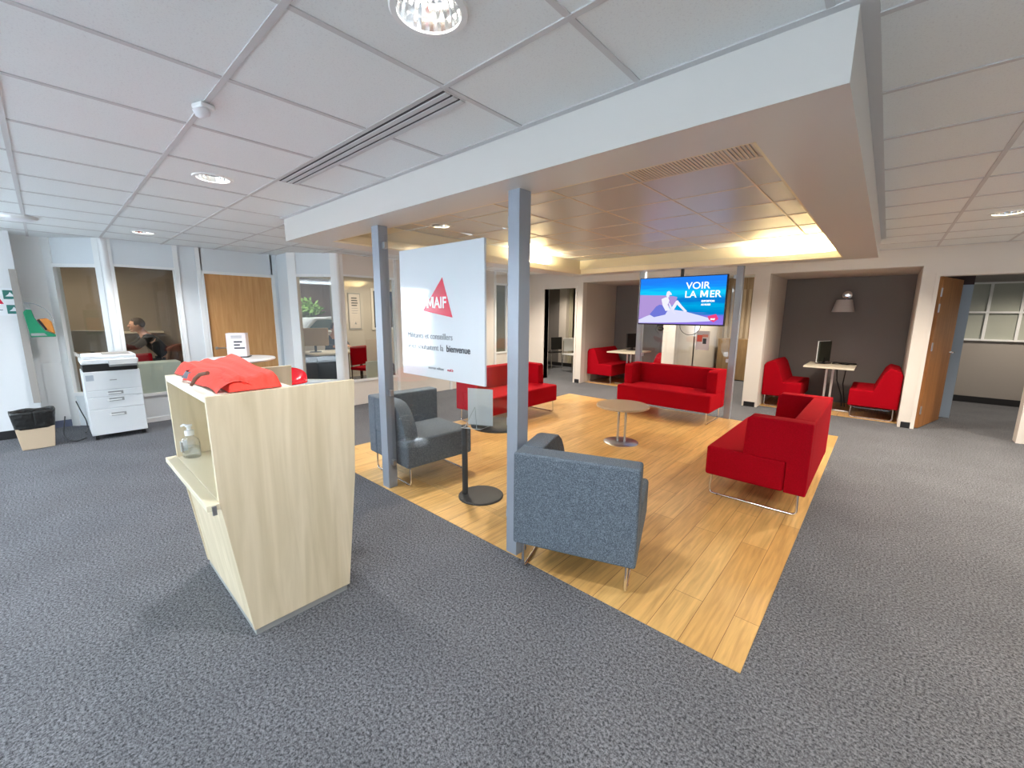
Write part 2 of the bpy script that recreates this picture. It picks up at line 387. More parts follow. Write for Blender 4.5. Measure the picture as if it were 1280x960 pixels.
for y in ys[1:-1]: mb2.box(IX0, IX1, y - .006, y + .006, CZ - .004, CZ)
struct(mb2.build('ceiling_coffer_grid', COFFERLINE))
mb = MB()
for k in range(40):
    x = -1.36 + k * .0215
    if x < IX1 - .02 and abs(x + .795) > .012: mb.box(x, x + .012, 2.30, 2.845, CZ - .005, CZ - .001)
g = thing('air_grille', 'ribbed air grille in the front right corner of the sunken ceiling', 'vent', (0, 0, 0)); mb.build('grille_slats', COFFERLINE, g)

# ------------------------------------------------------------------ setting: walls
struct(MB().box(-7.56, -7.5, -4.0, -2.05, 0, ZC).box(-7.56, -7.5, -1.27, -0.16, 0, ZC).box(-7.56, -7.5, -2.05, -1.27, 0, .4).box(-7.56, -7.5, -2.05, -1.27, 2.0, ZC).box(-7.5, -7.488, -0.2, -0.16, 0, ZC).build('wall_left', WHITE))
struct(MB().box(-7.56, -7.49, -2.08, -2.03, .38, 2.03).box(-7.56, -7.49, -1.29, -1.24, .38, 2.03).box(-7.56, -7.49, -2.03, -1.29, .37, .41).box(-7.56, -7.49, -2.03, -1.29, 1.99, 2.04).build('window_9', FRAMEW))
struct(box('baseboard_left', BLACKB, (-7.5, -7.488, -4, -0.2, 0, 0.1)))
struct(MB().box(-7.88, -7.80, -0.45, 0.16, 0, ZC).box(-7.80, -7.792, -.10, .10, .85, 2.25).box(-7.80, -7.792, -.10, .10, .12, .83).build('wall_recess', FRAMEW))
struct(box('baseboard_recess', mat('blue_grey_skirting', (96, 104, 128), .6), (-7.80, -7.79, -.16, .14, 0, .09)))
struct(box('trim_3', GREYW, (-7.5, -7.46, -0.21, -0.15, .4, 1.95)))
# partition with door and window (faces the room along x = -7.3)
XW = -7.3
mb = MB()
mb.box(XW - .07, XW, .60, 1.28, 0, .37).box(XW - .07, XW, .60, 1.28, 2.05, ZC).box(XW - .07, XW, 1.26, 1.57, 0, ZC).box(XW - .07, XW, 1.55, 2.48, 2.03, ZC).box(XW - .07, XW, 2.46, 2.57, 0, ZC).box(XW - .07, -6.85, 2.55, 2.62, 0, ZC)
struct(mb.build('wall_partition', PARTW))
mb = MB()
for y in (.60, 1.255, 1.50): mb.box(XW, XW + .02, y, y + .05, 0, ZC)
mb.box(XW, XW + .017, .605, 1.30, .36, .40).box(XW, XW + .017, .605, 1.3, 2.04, 2.07).box(XW, XW + .014, .605, 1.3, 0, .06)
mb.cyl(XW - .005, .585, .045, 0, ZC, 16)
mb.box(XW - .02, XW + .024, 2.455, 2.50, 0, 2.02).box(XW - .02, XW + .024, 1.552, 1.577, 0, 2.02).box(XW - .02, XW + .024, 1.552, 2.50, 2.02, 2.06)
struct(mb.build('trim_4', FRAMEW))
w = struct(MB().box(XW - .05, XW - .01, .645, .66, .40, 2.04).box(XW - .05, XW - .01, 1.24, 1.255, .40, 2.04).build('window_1', FRAMEW))
struct(MB().box(XW - .035, XW - .03, .65, 1.25, .40, 2.05).build('window_glass', GLASSO, w))
d = struct(MB().box(XW - .05, XW - .01, 1.575, 2.455, 0.005, 2.02).build('door_1', OAK))
dh = MB().cyl(0, 0, .022, 0, .008, 16).tube([(0, 0, 0), (0, 0, .045), (.0, .11, .045)], .008).build('door_handle', STEEL, d, smooth=True)
dh.matrix_local = Matrix.Translation((XW - .01, 1.64, .96)) @ Matrix.Rotation(PI / 2, 4, 'Y')
# diagonal glazed corners
def diag(a, b, n, post_end, zsill=.40):
    a = Vector((a[0], a[1], 0)); b = Vector((b[0], b[1], 0)); L = (b - a).length; ang = math.atan2(b.y - a.y, b.x - a.x)
    M = Matrix.Translation(a) @ Matrix.Rotation(ang, 4, 'Z')
    struct(MB(M).box(0, L, -.03, .03, 0, zsill).box(0, L, -.03, .03, 2.05, ZC).build('wall_corner', PARTW))
    fr = MB(M).box(0, .13, -.045, .045, 0, ZC).box(L - .07, L, -.045, .045, 0, ZC).box(.13, L - .07, -.045, .045, zsill, zsill + .04).box(.13, L - .07, -.045, .045, 2.02, 2.06)
    w = struct(fr.build('window_%d' % n, FRAMEW)); struct(MB(M).box(.09, L - .07, -.004, .004, zsill + .04, 2.03).build('window_glass', GLASSO, w))
diag((-7.85, .08), (-7.34, .57), 2, True)
diag((-6.86, 2.56), (-6.32, 3.04), 3, True)
# second partition (x = -6.3)
XV = -6.3
mb = MB()
mb.box(XV - .07, XV, 3.06, 4.06, 0, .40).box(XV - .07, XV, 3.06, 4.06, 2.06, ZC).box(XV - .07, XV, 4.04, 6.5, 0, ZC).box(XV - .07, XV, 6.5, 6.86, 0, .62).box(XV - .07, XV, 6.5, 6.86, 2.12, ZC).box(XV - .07, XV, 6.86, 7.65, 0, ZC)
struct(mb.build('wall_offices', WARMWHITE))
mb = MB()
mb.cyl(XV - .01, 3.05, .045, 0, ZC, 16)
for y in (3.08, 4.02, 5.2, 6.45, 6.86): mb.box(XV, XV + .02, y, y + .05, 0, ZC)
mb.box(XV, XV + .017, 3.085, 4.06, .38, .42).box(XV, XV + .017, 3.085, 4.06, 2.04, 2.07).box(XV, XV + .017, 6.46, 6.9, .62, .66).box(XV, XV + .017, 6.46, 6.9, 2.09, 2.13)
struct(mb.build('trim_5', FRAMEW))
w = struct(MB().box(XV - .05, XV - .01, 3.13, 3.145, .42, 2.04).box(XV - .05, XV - .01, 4.005, 4.02, .42, 2.04).build('window_4', FRAMEW))
struct(MB().box(XV - .035, XV - .03, 3.13, 4.02, .40, 2.06).build('window_glass', GLASSO, w))
w = struct(MB().box(XV - .05, XV - .01, 6.50, 6.515, .64, 2.1).box(XV - .05, XV - .01, 6.845, 6.86, .64, 2.1).build('window_5', FRAMEW))
struct(MB().box(XV - .035, XV - .03, 6.5, 6.86, .62, 2.12).build('window_glass', GLASSO, w))
# back wall with alcoves and doorways (y = 7.65)
YB, T = 7.65, .15
mb = MB()
for x0, x1 in ((-6.37, -5.86), (-5.03, -4.85), (-3.08, -2.85), (-1.66, -1.44), (.27, .43), (1.33, 4.0)): mb.box(x0, x1, YB, YB + T, 0, ZC)
for x0, x1, z in ((-5.86, -5.03, 2.04), (-4.85, -3.08, 2.15), (-2.85, -1.66, 2.14), (-1.44, .27, 2.14), (.43, 1.33, 2.01)): mb.box(x0, x1, YB, YB + T, z, ZC)
struct(mb.build('wall_back', WARMWHITE))
mb = MB()   # alcove sides and lids
for x0, x1 in ((-4.93, -4.85), (-3.08, -3.0), (-1.52, -1.44), (.27, .35)): mb.box(x0, x1, YB + T, 9.1, 0, 2.2)
mb.box(-4.85, -3.08, YB + T, 9.1, 2.15, 2.2).box(-1.44, .27, YB + T, 9.1, 2.14, 2.2)
struct(mb.build('wall_alcove_sides', GREIGE))
struct(MB().box(-4.95, -3.0, 9.1, 9.18, 0, 2.2).box(-1.52, .35, 9.1, 9.18, 0, 2.2).build('wall_alcove_back', TAUPE))
mb = MB()
for x0, x1 in ((-5.0, -4.88), (-1.63, -1.47), (.30, .40)): mb.box(x0, x1, YB - .012, YB, 0, .08)
struct(mb.build('baseboard_back', BLACKB))
mb = MB()
mb.box(-5.90, -5.86, YB - .015, YB + T + .01, 0, 2.04).box(-5.03, -4.99, YB - .015, YB + T + .01, 0, 2.04).box(-5.9, -4.99, YB - .015, YB + T + .01, 2.04, 2.08)
mb.box(.395, .435, YB - .015, YB + T + .01, 0, 2.005).box(1.325, 1.37, YB - .015, YB + T + .01, 0, 2.005).box(.395, 1.37, YB - .015, YB + T + .01, 2.005, 2.05)
struct(mb.build('trim_6', WARMWHITE))
# room through the left doorway
struct(MB().box(-8.4, -6.4, 10.0, 10.1, 0, ZC).box(-8.0, -7.95, YB + T, 10, 0, ZC).box(-6.65, -4.93, 10.0, 10.1, 0, ZC).box(-4.97, -4.93, 7.8, 10, 0, ZC).build('wall_side_room', mat('olive_grey', (176, 170, 148), 0.8)))
struct(box('wall_pilaster', GREIGE, (-7.02, -6.78, 9.86, 10.0, 0, ZC)))
struct(box('wall_dark_bay', TAUPE, (-7.95, -7.02, 9.9, 10.0, 0, ZC)))
struct(box('baseboard_side_room', BLACKB, (-7.95, -4.97, 9.84, 9.86, 0, .10)))
# passage
struct(box('wall_passage', TANB, (-4.2, -1.0, 11.2, 11.3, 0, ZC)))
mb = MB()
for k in range(24): mb.box(-4.0 + k * .115, -4.0 + k * .115 + .06, 11.17, 11.2, .12, 2.1)
struct(mb.build('trim_7', mat('blind_strip', (200, 186, 162), .7)))
struct(MB().box(-3.06, -3.0, 9.1, 11.2, 0, ZC).box(-1.52, -1.44, 9.1, 11.2, 0, ZC).build('wall_passage_sides', GREIGE))
# room through the right doorway
struct(MB().box(.3, 3.5, 10.8, 10.9, 0, 1.10).box(.3, 3.5, 10.8, 10.9, 2.07, ZC).box(.35, .42, 9.1, 10.8, 0, ZC).build('wall_far_room', GREYW))
struct(box('baseboard_far_room', BLACKB, (.42, 3.5, 10.78, 10.8, 0, .11)))
mb = MB()
for x in (.98, 1.26, 1.63, 2.0, 2.4): mb.box(x - .018, x + .018, 10.76, 10.84, 1.1, 2.07)
for z in (1.09, 1.56, 2.05): mb.box(.9, 3.4, 10.757, 10.843, z, z + .03)
w = struct(mb.build('window_6', FRAMEW))
struct(MB().box(.9, 3.4, 10.80, 10.81, 1.1, 2.07).build('window_glass', mat('frosted_pane', (176, 180, 170), .25), w))
struct(MB().box(.3, .86, 8.87, 8.93, 0, 1.95).build('wall_jamb', mat('blue_grey_panel', (170, 186, 202), .4)))
struct(MB().box(.3, .86, 8.865, 8.93, 1.95, ZC).build('wall_over_jamb', mat('dark_lintel', (66, 44, 42), .6)))
# brown door standing open
d = thing('open_door', 'brown wooden door standing open at the right doorway', 'door', (.455, YB + .06, 0), math.radians(74)); struct(d)
MB().box(0, .93, -.02, .02, .008, 2.0).build('door_leaf', DOORB, d, .002)
for s_ in (-1, 1):
    h = MB().tube([(.87, s_ * .02, 1.0), (.87, s_ * .065, 1.0), (.77, s_ * .065, 1.0)], .010).cyl(.87, s_ * .02, .001, 1, 1.001).build('door_handle', CHROME, d, smooth=True)
for z in (.2, 1.05, 1.55, 1.75): MB().box(-.012, .012, -.03, -.018, z, z + .11).build('hinge', STEEL, d)
# walls behind and beside the camera with shop windows
mb = MB(); YF = -3.45
mb.box(-12, 4, YF - .1, YF, 2.3, ZC + .1).box(-12, 4, YF - .1, YF, 0, .15)
for x in (-12, -7.72, -5.5, -3.5, -1.5, .5, 2.6): mb.box(x, x + (1.4 if x == 2.6 else .2 if x > -7 else 2.25 if x > -8 else 4.3), YF - .1, YF, 0, ZC)
struct(mb.build('wall_front', WHITE))
struct(box('wall_right', WARMWHITE, (3.9, 4.0, -3.5, 12.5, 0, ZC)))
struct(MB().box(-12, -11.9, -3.5, 12.5, 0, ZC).box(-12, 4, 12.4, 12.5, 0, ZC).build('wall_outer', WHITE))
# offices behind the partitions
struct(MB().box(-10.7, -10.6, -.5, 2.7, 0, ZC).box(-10.6, XW - .07, 1.95, 2.03, 0, ZC).box(-10.7, -8.0, -.5, -.42, 0, ZC).build('wall_office_back', TAUPED))
struct(MB().box(-9.3, -9.2, 2.7, 3.60, 0, ZC).box(-9.3, -9.2, 4.30, 5.25, 0, ZC).box(-9.3, -9.2, 3.6, 4.3, 0, 1.08).box(-9.3, -9.2, 3.6, 4.3, 2.2, ZC).box(-9.3, -9.2, 5.25, 6.3, 0, 1.12).box(-9.3, -9.2, 5.25, 6.3, 2.02, ZC).box(-9.3, XV - .07, 6.3, 6.38, 0, ZC).box(-9.3, -6.9, 2.64, 2.72, 0, ZC).build('wall_office_side', mat('office_grey', (190, 182, 172), .8)))
w = struct(MB().box(-9.2, -9.17, 5.22, 5.28, 1.08, 2.06).box(-9.2, -9.17, 5.28, 6.2, 1.08, 1.13).box(-9.2, -9.17, 5.28, 6.2, 2.0, 2.06).build('window_7', WARMWHITE))
struct(box('window_glass', mat('dark_pane', (36, 34, 32), .1), (-9.26, -9.24, 5.25, 6.3, 1.1, 2.04), w))
w = struct(MB().box(-9.2, -9.17, 3.56, 3.62, 1.06, 2.22).box(-9.2, -9.17, 4.28, 4.33, 1.06, 2.22).box(-9.2, -9.17, 3.6, 4.3, 1.06, 1.1).build('window_8', FRAMEW))  # added opening onto the yard that replaces the street reflection
struct(box('window_glass', GLASS, (-9.25, -9.24, 3.6, 4.3, 1.08, 2.2), w))
# added yard standing in for a street reflection in the glass: boards, shrub, white car
struct(MB().box(-11.6, -11.5, 3.0, 6.4, 0, ZC).build('wall_yard_stand_in', wood_mat('old_boards', (86, 66, 58), (120, 98, 88), (1, 9, .4), .8)))

# ------------------------------------------------------------------ steel posts and glass screens
def post(x0, x1, y0, y1, label):
    o = thing('steel_post', label, 'post', ((x0 + x1) / 2, (y0 + y1) / 2, 0), 0, 'grey posts under the lowered ceiling')
    hx, hy = (x1 - x0) / 2, (y1 - y0) / 2
    MB().box(-hx, hx, -hy, hy, 0.002, SZ + .001).build('shaft', POST, o, .003)
    return o
post(-1.640, -1.556, 1.790, 1.888, 'grey steel post beside the back of the nearest grey armchair')
post(-3.120, -3.020, 1.805, 1.888, 'grey steel post left of the hanging welcome sign')
post(-3.05, -2.965, 6.47, 6.55, 'grey steel post at the left edge of the television')
post(-1.630, -1.546, 6.47, 6.55, 'grey steel post right of the red sofa under the television')
def pane(x0, x1, y, z0, z1, label):
    o = thing('glass_panel', label, 'glass panel', ((x0 + x1) / 2, y, 0)); h = (x1 - x0) / 2
    MB().box(-h, h, -.004, .004, z0, z1).build('glass', GLASS, o)
    for sx in (-1, 1):
        for z in (z0 + .03, (z0 + z1) / 2 - .32, z1 - .10):
            MB().box(sx * (h + .0) - .02, sx * (h + .0) + .0195, -.016, .016, z, z + .05).build('clamp', STEEL, o, .003)
    return o
pane(-3.000, -1.660, 1.845, .18, 2.09, 'clear glass screen carrying the welcome sign between two posts')
pane(-2.945, -1.650, 6.51, .18, 2.10, 'clear glass screen behind the television and the red sofa')

# welcome sign
sg = thing('welcome_sign', 'white hanging sign with red triangle logo and welcome words', 'sign', (-2.315, 1.830, 0))
MB().box(-.453, .453, -.009, .009, 1.035, 1.948).build('board', SIGNW, sg, .002)
SR = (PI / 2, 0, 0)
MB().prism([(.048, 1.735), (.149, 1.468), (-.175, 1.512)], 'y', -.0105, -.0095).build('logo_triangle', LOGORED, sg)
LW = mat('logo_white', (244, 246, 248), .2)
letter_m(-.128, 1.532, .080, .076, .019, -.0122, -.0106, LW, sg, 'logo_letter')
text('AIF', .106, LW, sg, (-.044, -.0115, 1.532), SR, 'logo_lettering', bold=.0022, width=.90)
words('Militants et conseillers', .062, INKG, sg, (-.375, -.0105, 1.315), SR, width=.93)
words('vous souhaitent la', .062, INKG, sg, (-.375, -.0105, 1.235), SR, width=.93)
text('bienvenue', .064, INK, sg, (.078, -.0105, 1.235), SR, 'bold_lettering', bold=.0012, width=.93)
words('assureur militant', .026, INKG, sg, (-.13, -.0105, 1.10), SR, 'small_lettering')
text('maif.fr', .026, LOGORED, sg, (.085, -.0105, 1.10), SR, 'red_lettering')

# ------------------------------------------------------------------ sofas
def sofa(name, label, cat, w, dep, arms, m, loc, rz, group=None, curved=False, slope=False):
    o = thing(name, label, cat, loc, rz, group); h = w / 2; f0, b0 = -dep / 2, dep / 2
    ZB, ZS, ZT = .18, .425, .73
    bt = .14
    if slope:    # armless alcove bench: wedge backrest
        MB().box(-h, h, f0, b0, ZB, ZS).build('seat', m, o, .022, 3)
        MB().prism([(b0 - .30, ZS - .03), (b0 - .19, ZT - .03), (b0 - .14, ZT + .03), (b0 - .03, ZT), (b0 - .001, ZT - .05), (b0 - .001, ZS - .03)], 'x', -h + .001, h - .001).build('backrest', m, o, .012, 2)
    else:
        al = arms[0] and .13 or 0; ar = arms[1] and .13 or 0
        MB().box(-h, h, f0, b0 - bt + (.0 if arms[0] or arms[1] else .1), ZB, ZS).build('seat', m, o, .022, 3)
        MB().box(-h + (0 if curved else al), h - (0 if curved else ar), b0 - bt, b0, ZB, ZT).build('backrest', m, o, .016, 3)
        for s_, a in ((-1, arms[0]), (1, arms[1])):
            if not a: continue
            yb = b0 - bt; zs = ZS - .006
            if curved: fr = [(yb - .26, ZT), (yb - .34, ZT - .015), (yb - .41, ZT - .06), (yb - .47, ZT - .13), (yb - .515, ZT - .22), (yb - .53, zs)]
            else: fr = [(yb - .26, ZT), (yb - .285, ZT - .025), (yb - .295, zs)]
            pr = [(b0, ZB), (b0, ZT)] + fr + [(yb, zs), (yb, ZB)]
            if curved: pr = [(yb + .004, ZS - .01), (yb + .004, ZT)] + fr
            x0, x1 = (h - .13, h) if s_ > 0 else (-h, -h + .13)
            MB().prism(pr, 'x', x0, x1).build('arm', m, o, .010, 3)
    for s_ in (-1, 1):
        x = s_ * (h - .05)
        pts = smoothpath([(x, f0 + .045, ZB + .01), (x, f0 + .035, .010), (x, b0 - .045, .010), (x, b0 - .05, ZB + .01)], .035)
        lg = MB().tube(pts, .0085, 10).build('leg', CHROME, o, smooth=True)
        for yy in (f0 + .10, b0 - .12): MB().cyl(x, yy, .010, .0045, .012, 10).build('glide', BLACK, lg)
    return o
sofa('red_sofa', 'red two-seat sofa nearest the camera, backing onto the carpet at right', 'sofa', 1.37, .70, (1, 1), RED, (-.645, 4.235, .004), -PI / 2, 'red sofas')
sofa('red_sofa', 'red two-seat sofa under the television', 'sofa', 1.37, .66, (1, 1), RED, (-2.315, 6.125, .004), 0, 'red sofas')
sofa('red_sofa', 'red two-seat sofa partly behind the glass screen at the left of the parquet', 'sofa', 1.42, .70, (1, 1), RED, (-3.99, 4.40, .004), PI / 2, 'red sofas')
sofa('grey_armchair', 'grey felt armchair seen from behind beside the front post', 'armchair', .69, .70, (0, 1), GREYF, (-1.263, 2.105, .004), math.radians(199.4), 'grey armchairs', True)
sofa('grey_armchair', 'grey felt armchair behind the glass screen at left', 'armchair', .69, .70, (1, 0), GREYF, (-3.195, 2.264, .004), math.radians(86), 'grey armchairs', True)
sofa('red_bench', 'red armless seat left of the small table in the right alcove', 'seat', .95, .54, (0, 0), RED, (-1.165, 8.36, .004), PI / 2, 'red alcove seats', slope=True)
sofa('red_bench', 'red armless seat right of the small table in the right alcove', 'seat', .95, .56, (0, 0), RED, (-.02, 8.33, .004), -PI / 2, 'red alcove seats', slope=True)
sofa('red_bench', 'red armless seat against the left wall of the left alcove', 'seat', 1.0, .60, (0, 0), RED, (-4.54, 8.40, .004), PI / 2, 'red alcove seats', slope=True)
sofa('red_bench', 'red armless seat seen through glass at the right side of left alcove', 'seat', 1.0, .60, (0, 0), RED, (-3.40, 8.40, .004), -PI / 2, 'red alcove seats', slope=True)

# ------------------------------------------------------------------ tables
t = thing('coffee_table', 'round coffee table with two steel tubes in the middle of the parquet', 'table', (-2.18, 4.38, .004))
MB().lathe([(.285, .428), (.30, .434), (.30, .448), (.292, .455)], seg=48).build('tabletop', TABTOP, t, smooth=True)
MB().lathe([(.20, 0), (.20, .006), (.19, .012)], seg=48).build('base', STEEL, t, smooth=True)
for s_ in (-1, 1): MB().cyl(s_ * .036, s_ * .018, .014, .010, .43, 16).build('column', STEEL, t, smooth=True)
t = thing('side_table', 'black round side table with an offset leg behind the glass screen', 'table', (-2.30, 2.24, .004))
MB().lathe([(.185, 0), (.185, .008), (.178, .014)], -.04, 0, 48).build('base', DARK, t, smooth=True)
MB().cyl(-.15, -.075, .024, .01, .60, 20).build('column', DARK, t, smooth=True)
MB().lathe([(.215, .598), (.22, .602), (.22, .612), (.215, .616)], .06, .10, 48).build('tabletop', DARK, t, smooth=True)
t = thing('leaflet_holder', 'clear acrylic leaflet stand holding a pale blue sheet on black side table', 'holder', (-2.30, 2.20, .622), math.radians(24))
MB().box(-.105, .105, -.002, .002, .004, .295).build('sheet', mat('pale_blue_sheet', (244, 249, 252), .4), t)
MB().box(-.11, .11, -.006, .006, .0, .006).build('sleeve', ACRYL, t)
MB().tube(smoothpath([(-.05, -.10, .004), (-.09, -.10, .004), (-.04, -.01, .15), (.01, -.10, .004)], .01), .0022, 6).tube([(-.11, -.12, .003), (.05, -.12, .003), (.08, .0, .003), (-.08, 0, .003), (-.11, -.12, .003)], .003, 6).build('easel_wire', mat('clear_rim', (200, 206, 206), .2), t)

def alcove_table(label, loc, rz=0, sx=.40, sy=.62):
    t = thing('alcove_table', label, 'table', loc, rz, 'white alcove tables')
    MB().box(-sx / 2, sx / 2, -sy / 2, sy / 2, .70, .725).build('tabletop', BEIGEW, t, .004)
    for s_ in (-1, 1): MB().cyl(s_ * .04, 0, .016, .02, .70, 16).build('column', FRAMEW, t, smooth=True)
    MB().box(-.30, .30, -.02, .02, .004, .024).build('foot', STEEL, t, .004)
    return t
alcove_table('white rectangular table with a black screen, in the right alcove', (-.585, 8.22, .004), 0, .62, .80)
alcove_table('white rectangular table in the left alcove beside the post', (-3.98, 8.16, .004), 0, .62, .80)
mo = thing('monitor', 'black computer screen seen from behind on the right alcove table', 'monitor', (-.70, 8.40, .7295), math.radians(252))
MB().box(-.19, .19, -.012, .012, .03, .36).build('screen_panel', mat('monitor_back', (40, 44, 34), .5), mo, .004)
MB().box(-.195, .195, -.026, -.013, .02, .365).build('white_rim', FRAMEW, mo, .003)
MB().box(-.10, .10, -.07, .07, 0, .012).box(-.02, .02, -.01, .02, .01, .1).build('stand', BLACK, mo)
mo = thing('monitor', 'black computer screen beside the post in the left alcove', 'monitor', (-4.05, 8.42, .7295), math.radians(80))
MB().box(-.20, .20, -.014, .014, .06, .36).build('screen_panel', BLACK, mo, .004)
MB().box(-.10, .10, -.07, .07, 0, .012).box(-.02, .02, -.01, .02, .01, .1).build('stand', BLACK, mo)
cl = MB().grid(lambda u, v: (-.58 + .30 * u, 8.40 + .16 * v + .02 * math.sin(9 * u), .731 + .022 * abs(math.sin(5 * u + 2 * v)) * (1 - v * .3)), 16, 8)
o = cl.build('keyboard_cloth', BLACK, None, smooth=True); tag(o, 'dark crumpled cover lying beside the screen on the right alcove table', 'cover')
md = o.modifiers.new('s', 'SOLIDIFY'); md.thickness = .012; md.offset = 1
# cables under right alcove table
o = MB().tube([(-.52, 8.50, .69), (-.50, 8.55, .45), (-.42, 8.6, .2), (-.40, 8.58, .03)], .008, 6).tube([(-.40, 8.52, .69), (-.42, 8.6, .4), (-.36, 8.62, .02)], .008, 6).build('cable_bundle', BLACK); tag(o, 'black cables hanging under the right alcove table', 'cable')

# ------------------------------------------------------------------ wall lamp
l = thing('wall_lamp', 'grey cone wall lamp with chrome joint on the dark alcove wall', 'lamp', (-.57, 9.1, 1.66))
MB().lathe([(.155, -.10), (.105, .10), (.10, .10), (.15, -.10)], 0, -.19, 32, cap=False).build('lamp_shade', SHADEM, l, smooth=True)
MB().cyl(.03, -.19, .012, .09, .16, 12).tube([(.03, -.19, .15), (.03, 0, .16)], .012).build('arm', CHROME, l, smooth=True)
mb = MB(Matrix.Translation((.03, -.20, .175)) @ Matrix.Rotation(PI / 2, 4, 'X')); mb.lathe([(.066, -.012), (.066, .012), (.04, .022), (.015, .024)], seg=24).build('joint', CHROME, l, smooth=True)
MB().ell((0, -.19, -.01), .035, .035, .05).build('bulb', PAPER, l, smooth=True)

# ------------------------------------------------------------------ television
tv = thing('television', 'flat television showing a blue seaside exhibition poster above red sofa', 'television', (-2.35, 6.40, 0))
H0, H1, Z0, Z1 = -.643, .640, 1.338, 2.058
MB().box(H0, H1, -.02, .035, Z0, Z1).build('casing', BLACK, tv, .004)
MB().box(-.02, .02, .0, .03, Z1 - .05, SZ + .0).build('ceiling_pole', BLACK, tv)
MB().box(-.33, -.24, -.005, .02, Z0 - .02, Z0).ell((-.27, 0, Z0 - .06), .05, .02, .035).tube([(-.30, .01, Z0), (-.36, .01, Z0 - .07), (-.30, .01, Z0 - .14)], .003, 6).build('receiver', BLACK, tv)
MB().tube([(.02 + .15 * (1 - math.cos(PI * k / 12)), .01, Z0 - .14 * math.sin(PI * k / 12)) for k in range(13)], .004, 6).build('loop_cable', BLACK, tv)
# the picture on the screen: vertex-free, one emission material with smooth bands
def screen_mat():
    m = bpy.data.materials.new('screen_sea'); m.use_nodes = True; nt = m.node_tree; L = nt.links
    for n in list(nt.nodes): nt.nodes.remove(n)
    out = nt.nodes.new('ShaderNodeOutputMaterial'); e = nt.nodes.new('ShaderNodeEmission'); e.inputs[1].default_value = .72
    tc = nt.nodes.new('ShaderNodeTexCoord'); sp = nt.nodes.new('ShaderNodeSeparateXYZ'); L.new(tc.outputs['Object'], sp.inputs[0])
    mr = nt.nodes.new('ShaderNodeMapRange'); mr.inputs[1].default_value = Z0; mr.inputs[2].default_value = Z1; L.new(sp.outputs['Z'], mr.inputs[0])
    mp = nt.nodes.new('ShaderNodeMapping'); mp.inputs['Scale'].default_value = (1.2, 1, 14); n = nt.nodes.new('ShaderNodeTexNoise'); n.inputs['Scale'].default_value = 2.0; n.inputs['Detail'].default_value = 3
    L.new(tc.outputs['Object'], mp.inputs[0]); L.new(mp.outputs[0], n.inputs['Vector'])
    ad = nt.nodes.new('ShaderNodeMath'); ad.operation = 'MULTIPLY_ADD'; ad.inputs[1].default_value = .22; L.new(n.outputs['Fac'], ad.inputs[0]); L.new(mr.outputs[0], ad.inputs[2])
    r = nt.nodes.new('ShaderNodeValToRGB'); el = r.color_ramp.elements
    el[0].position = .0; el[0].color = lin((150, 120, 210)); el[1].position = 1.1 if False else 1.0; el[1].color = lin((30, 120, 230))
    for p, c in ((.28, (128, 110, 214)), (.36, (0, 120, 190)), (.52, (0, 160, 215)), (.62, (10, 110, 195)), (.78, (20, 190, 235)), (.9, (20, 140, 240))):
        q = el.new(p); q.color = lin(c)
    L.new(ad.outputs[0], r.inputs[0]); L.new(r.outputs[0], e.inputs[0]); L.new(e.outputs[0], out.inputs[0]); return m
MB().box(H0 + .012, H1 - .012, -.0212, -.0200, Z0 + .02, Z1 - .012).build('screen', screen_mat(), tv)
SW, SH = H1 - H0 - .024, Z1 - Z0 - .032
def sp(u, v): return (H0 + .012 + u * SW, Z0 + .02 + (1 - v) * SH)
def shape(name, pts, rgb, lay, st=.62): return MB().prism([sp(u, v) for u, v in pts], 'y', -.0213 - lay * .0004, -.0212 - lay * .0004).build(name, emis('scr_' + name + str(lay), rgb, st), tv)
shape('screen_cliff', [(0, .36), (.12, .37), (.30, .38), (.42, .40), (.47, .42), (.46, .55), (.40, .62), (.2, .80), (0, .90)], (176, 150, 214), 1)
shape('screen_sand', [(0, .92), (.10, .84), (.25, .74), (.38, .68), (.55, .72), (.72, .80), (.88, .88), (.86, .93), (.6, .96), (.3, .98), (0, .99)], (220, 222, 252), 2)
shape('screen_shade', [(.14, .80), (.22, .62), (.26, .58), (.32, .60), (.38, .66), (.34, .80), (.2, .86)], (112, 120, 214), 3)
shape('screen_head', [(.345, .30), (.37, .285), (.395, .33), (.405, .37), (.375, .375), (.372, .42), (.35, .43), (.335, .38)], (236, 236, 252), 4)
shape('screen_torso', [(.28, .46), (.33, .42), (.36, .42), (.38, .50), (.36, .58), (.40, .70), (.34, .72), (.30, .60)], (240, 240, 255), 4)
shape('screen_arm', [(.365, .52), (.39, .56), (.43, .68), (.47, .78), (.45, .79), (.40, .70)], (226, 226, 250), 5)
shape('screen_legs', [(.40, .68), (.46, .50), (.48, .49), (.53, .60), (.60, .73), (.57, .74), (.51, .64), (.475, .58), (.44, .70)], (240, 238, 255), 5)
shape('screen_badge', [(.83, .83), (.92, .78), (.95, .88), (.90, .95), (.85, .90)], (236, 70, 130), 6)
TW = emis('scr_white', (250, 252, 255), .75)
def stx(b, sz, u, v, bold=.002, wdt=.92): x, z = sp(u, v); text(b, sz, TW, tv, (x, -.0245, z), SR, 'screen_lettering', bold=bold, width=wdt)
stx('VOIR', .136, .565, .255, .0015, 1.08); stx('LA', .136, .555, .435, .0015, 1.08); letter_m(*sp(.733, .435), .104, .096, .020, -.0253, -.0237, TW, tv, 'screen_letter'); stx('ER', .136, .832, .435, .0015, 1.04)
stx('EXPOSITION', .034, .75, .53); stx('AU MUSEE', .030, .75, .60)
stx('MAIF', .03, .865, .90)

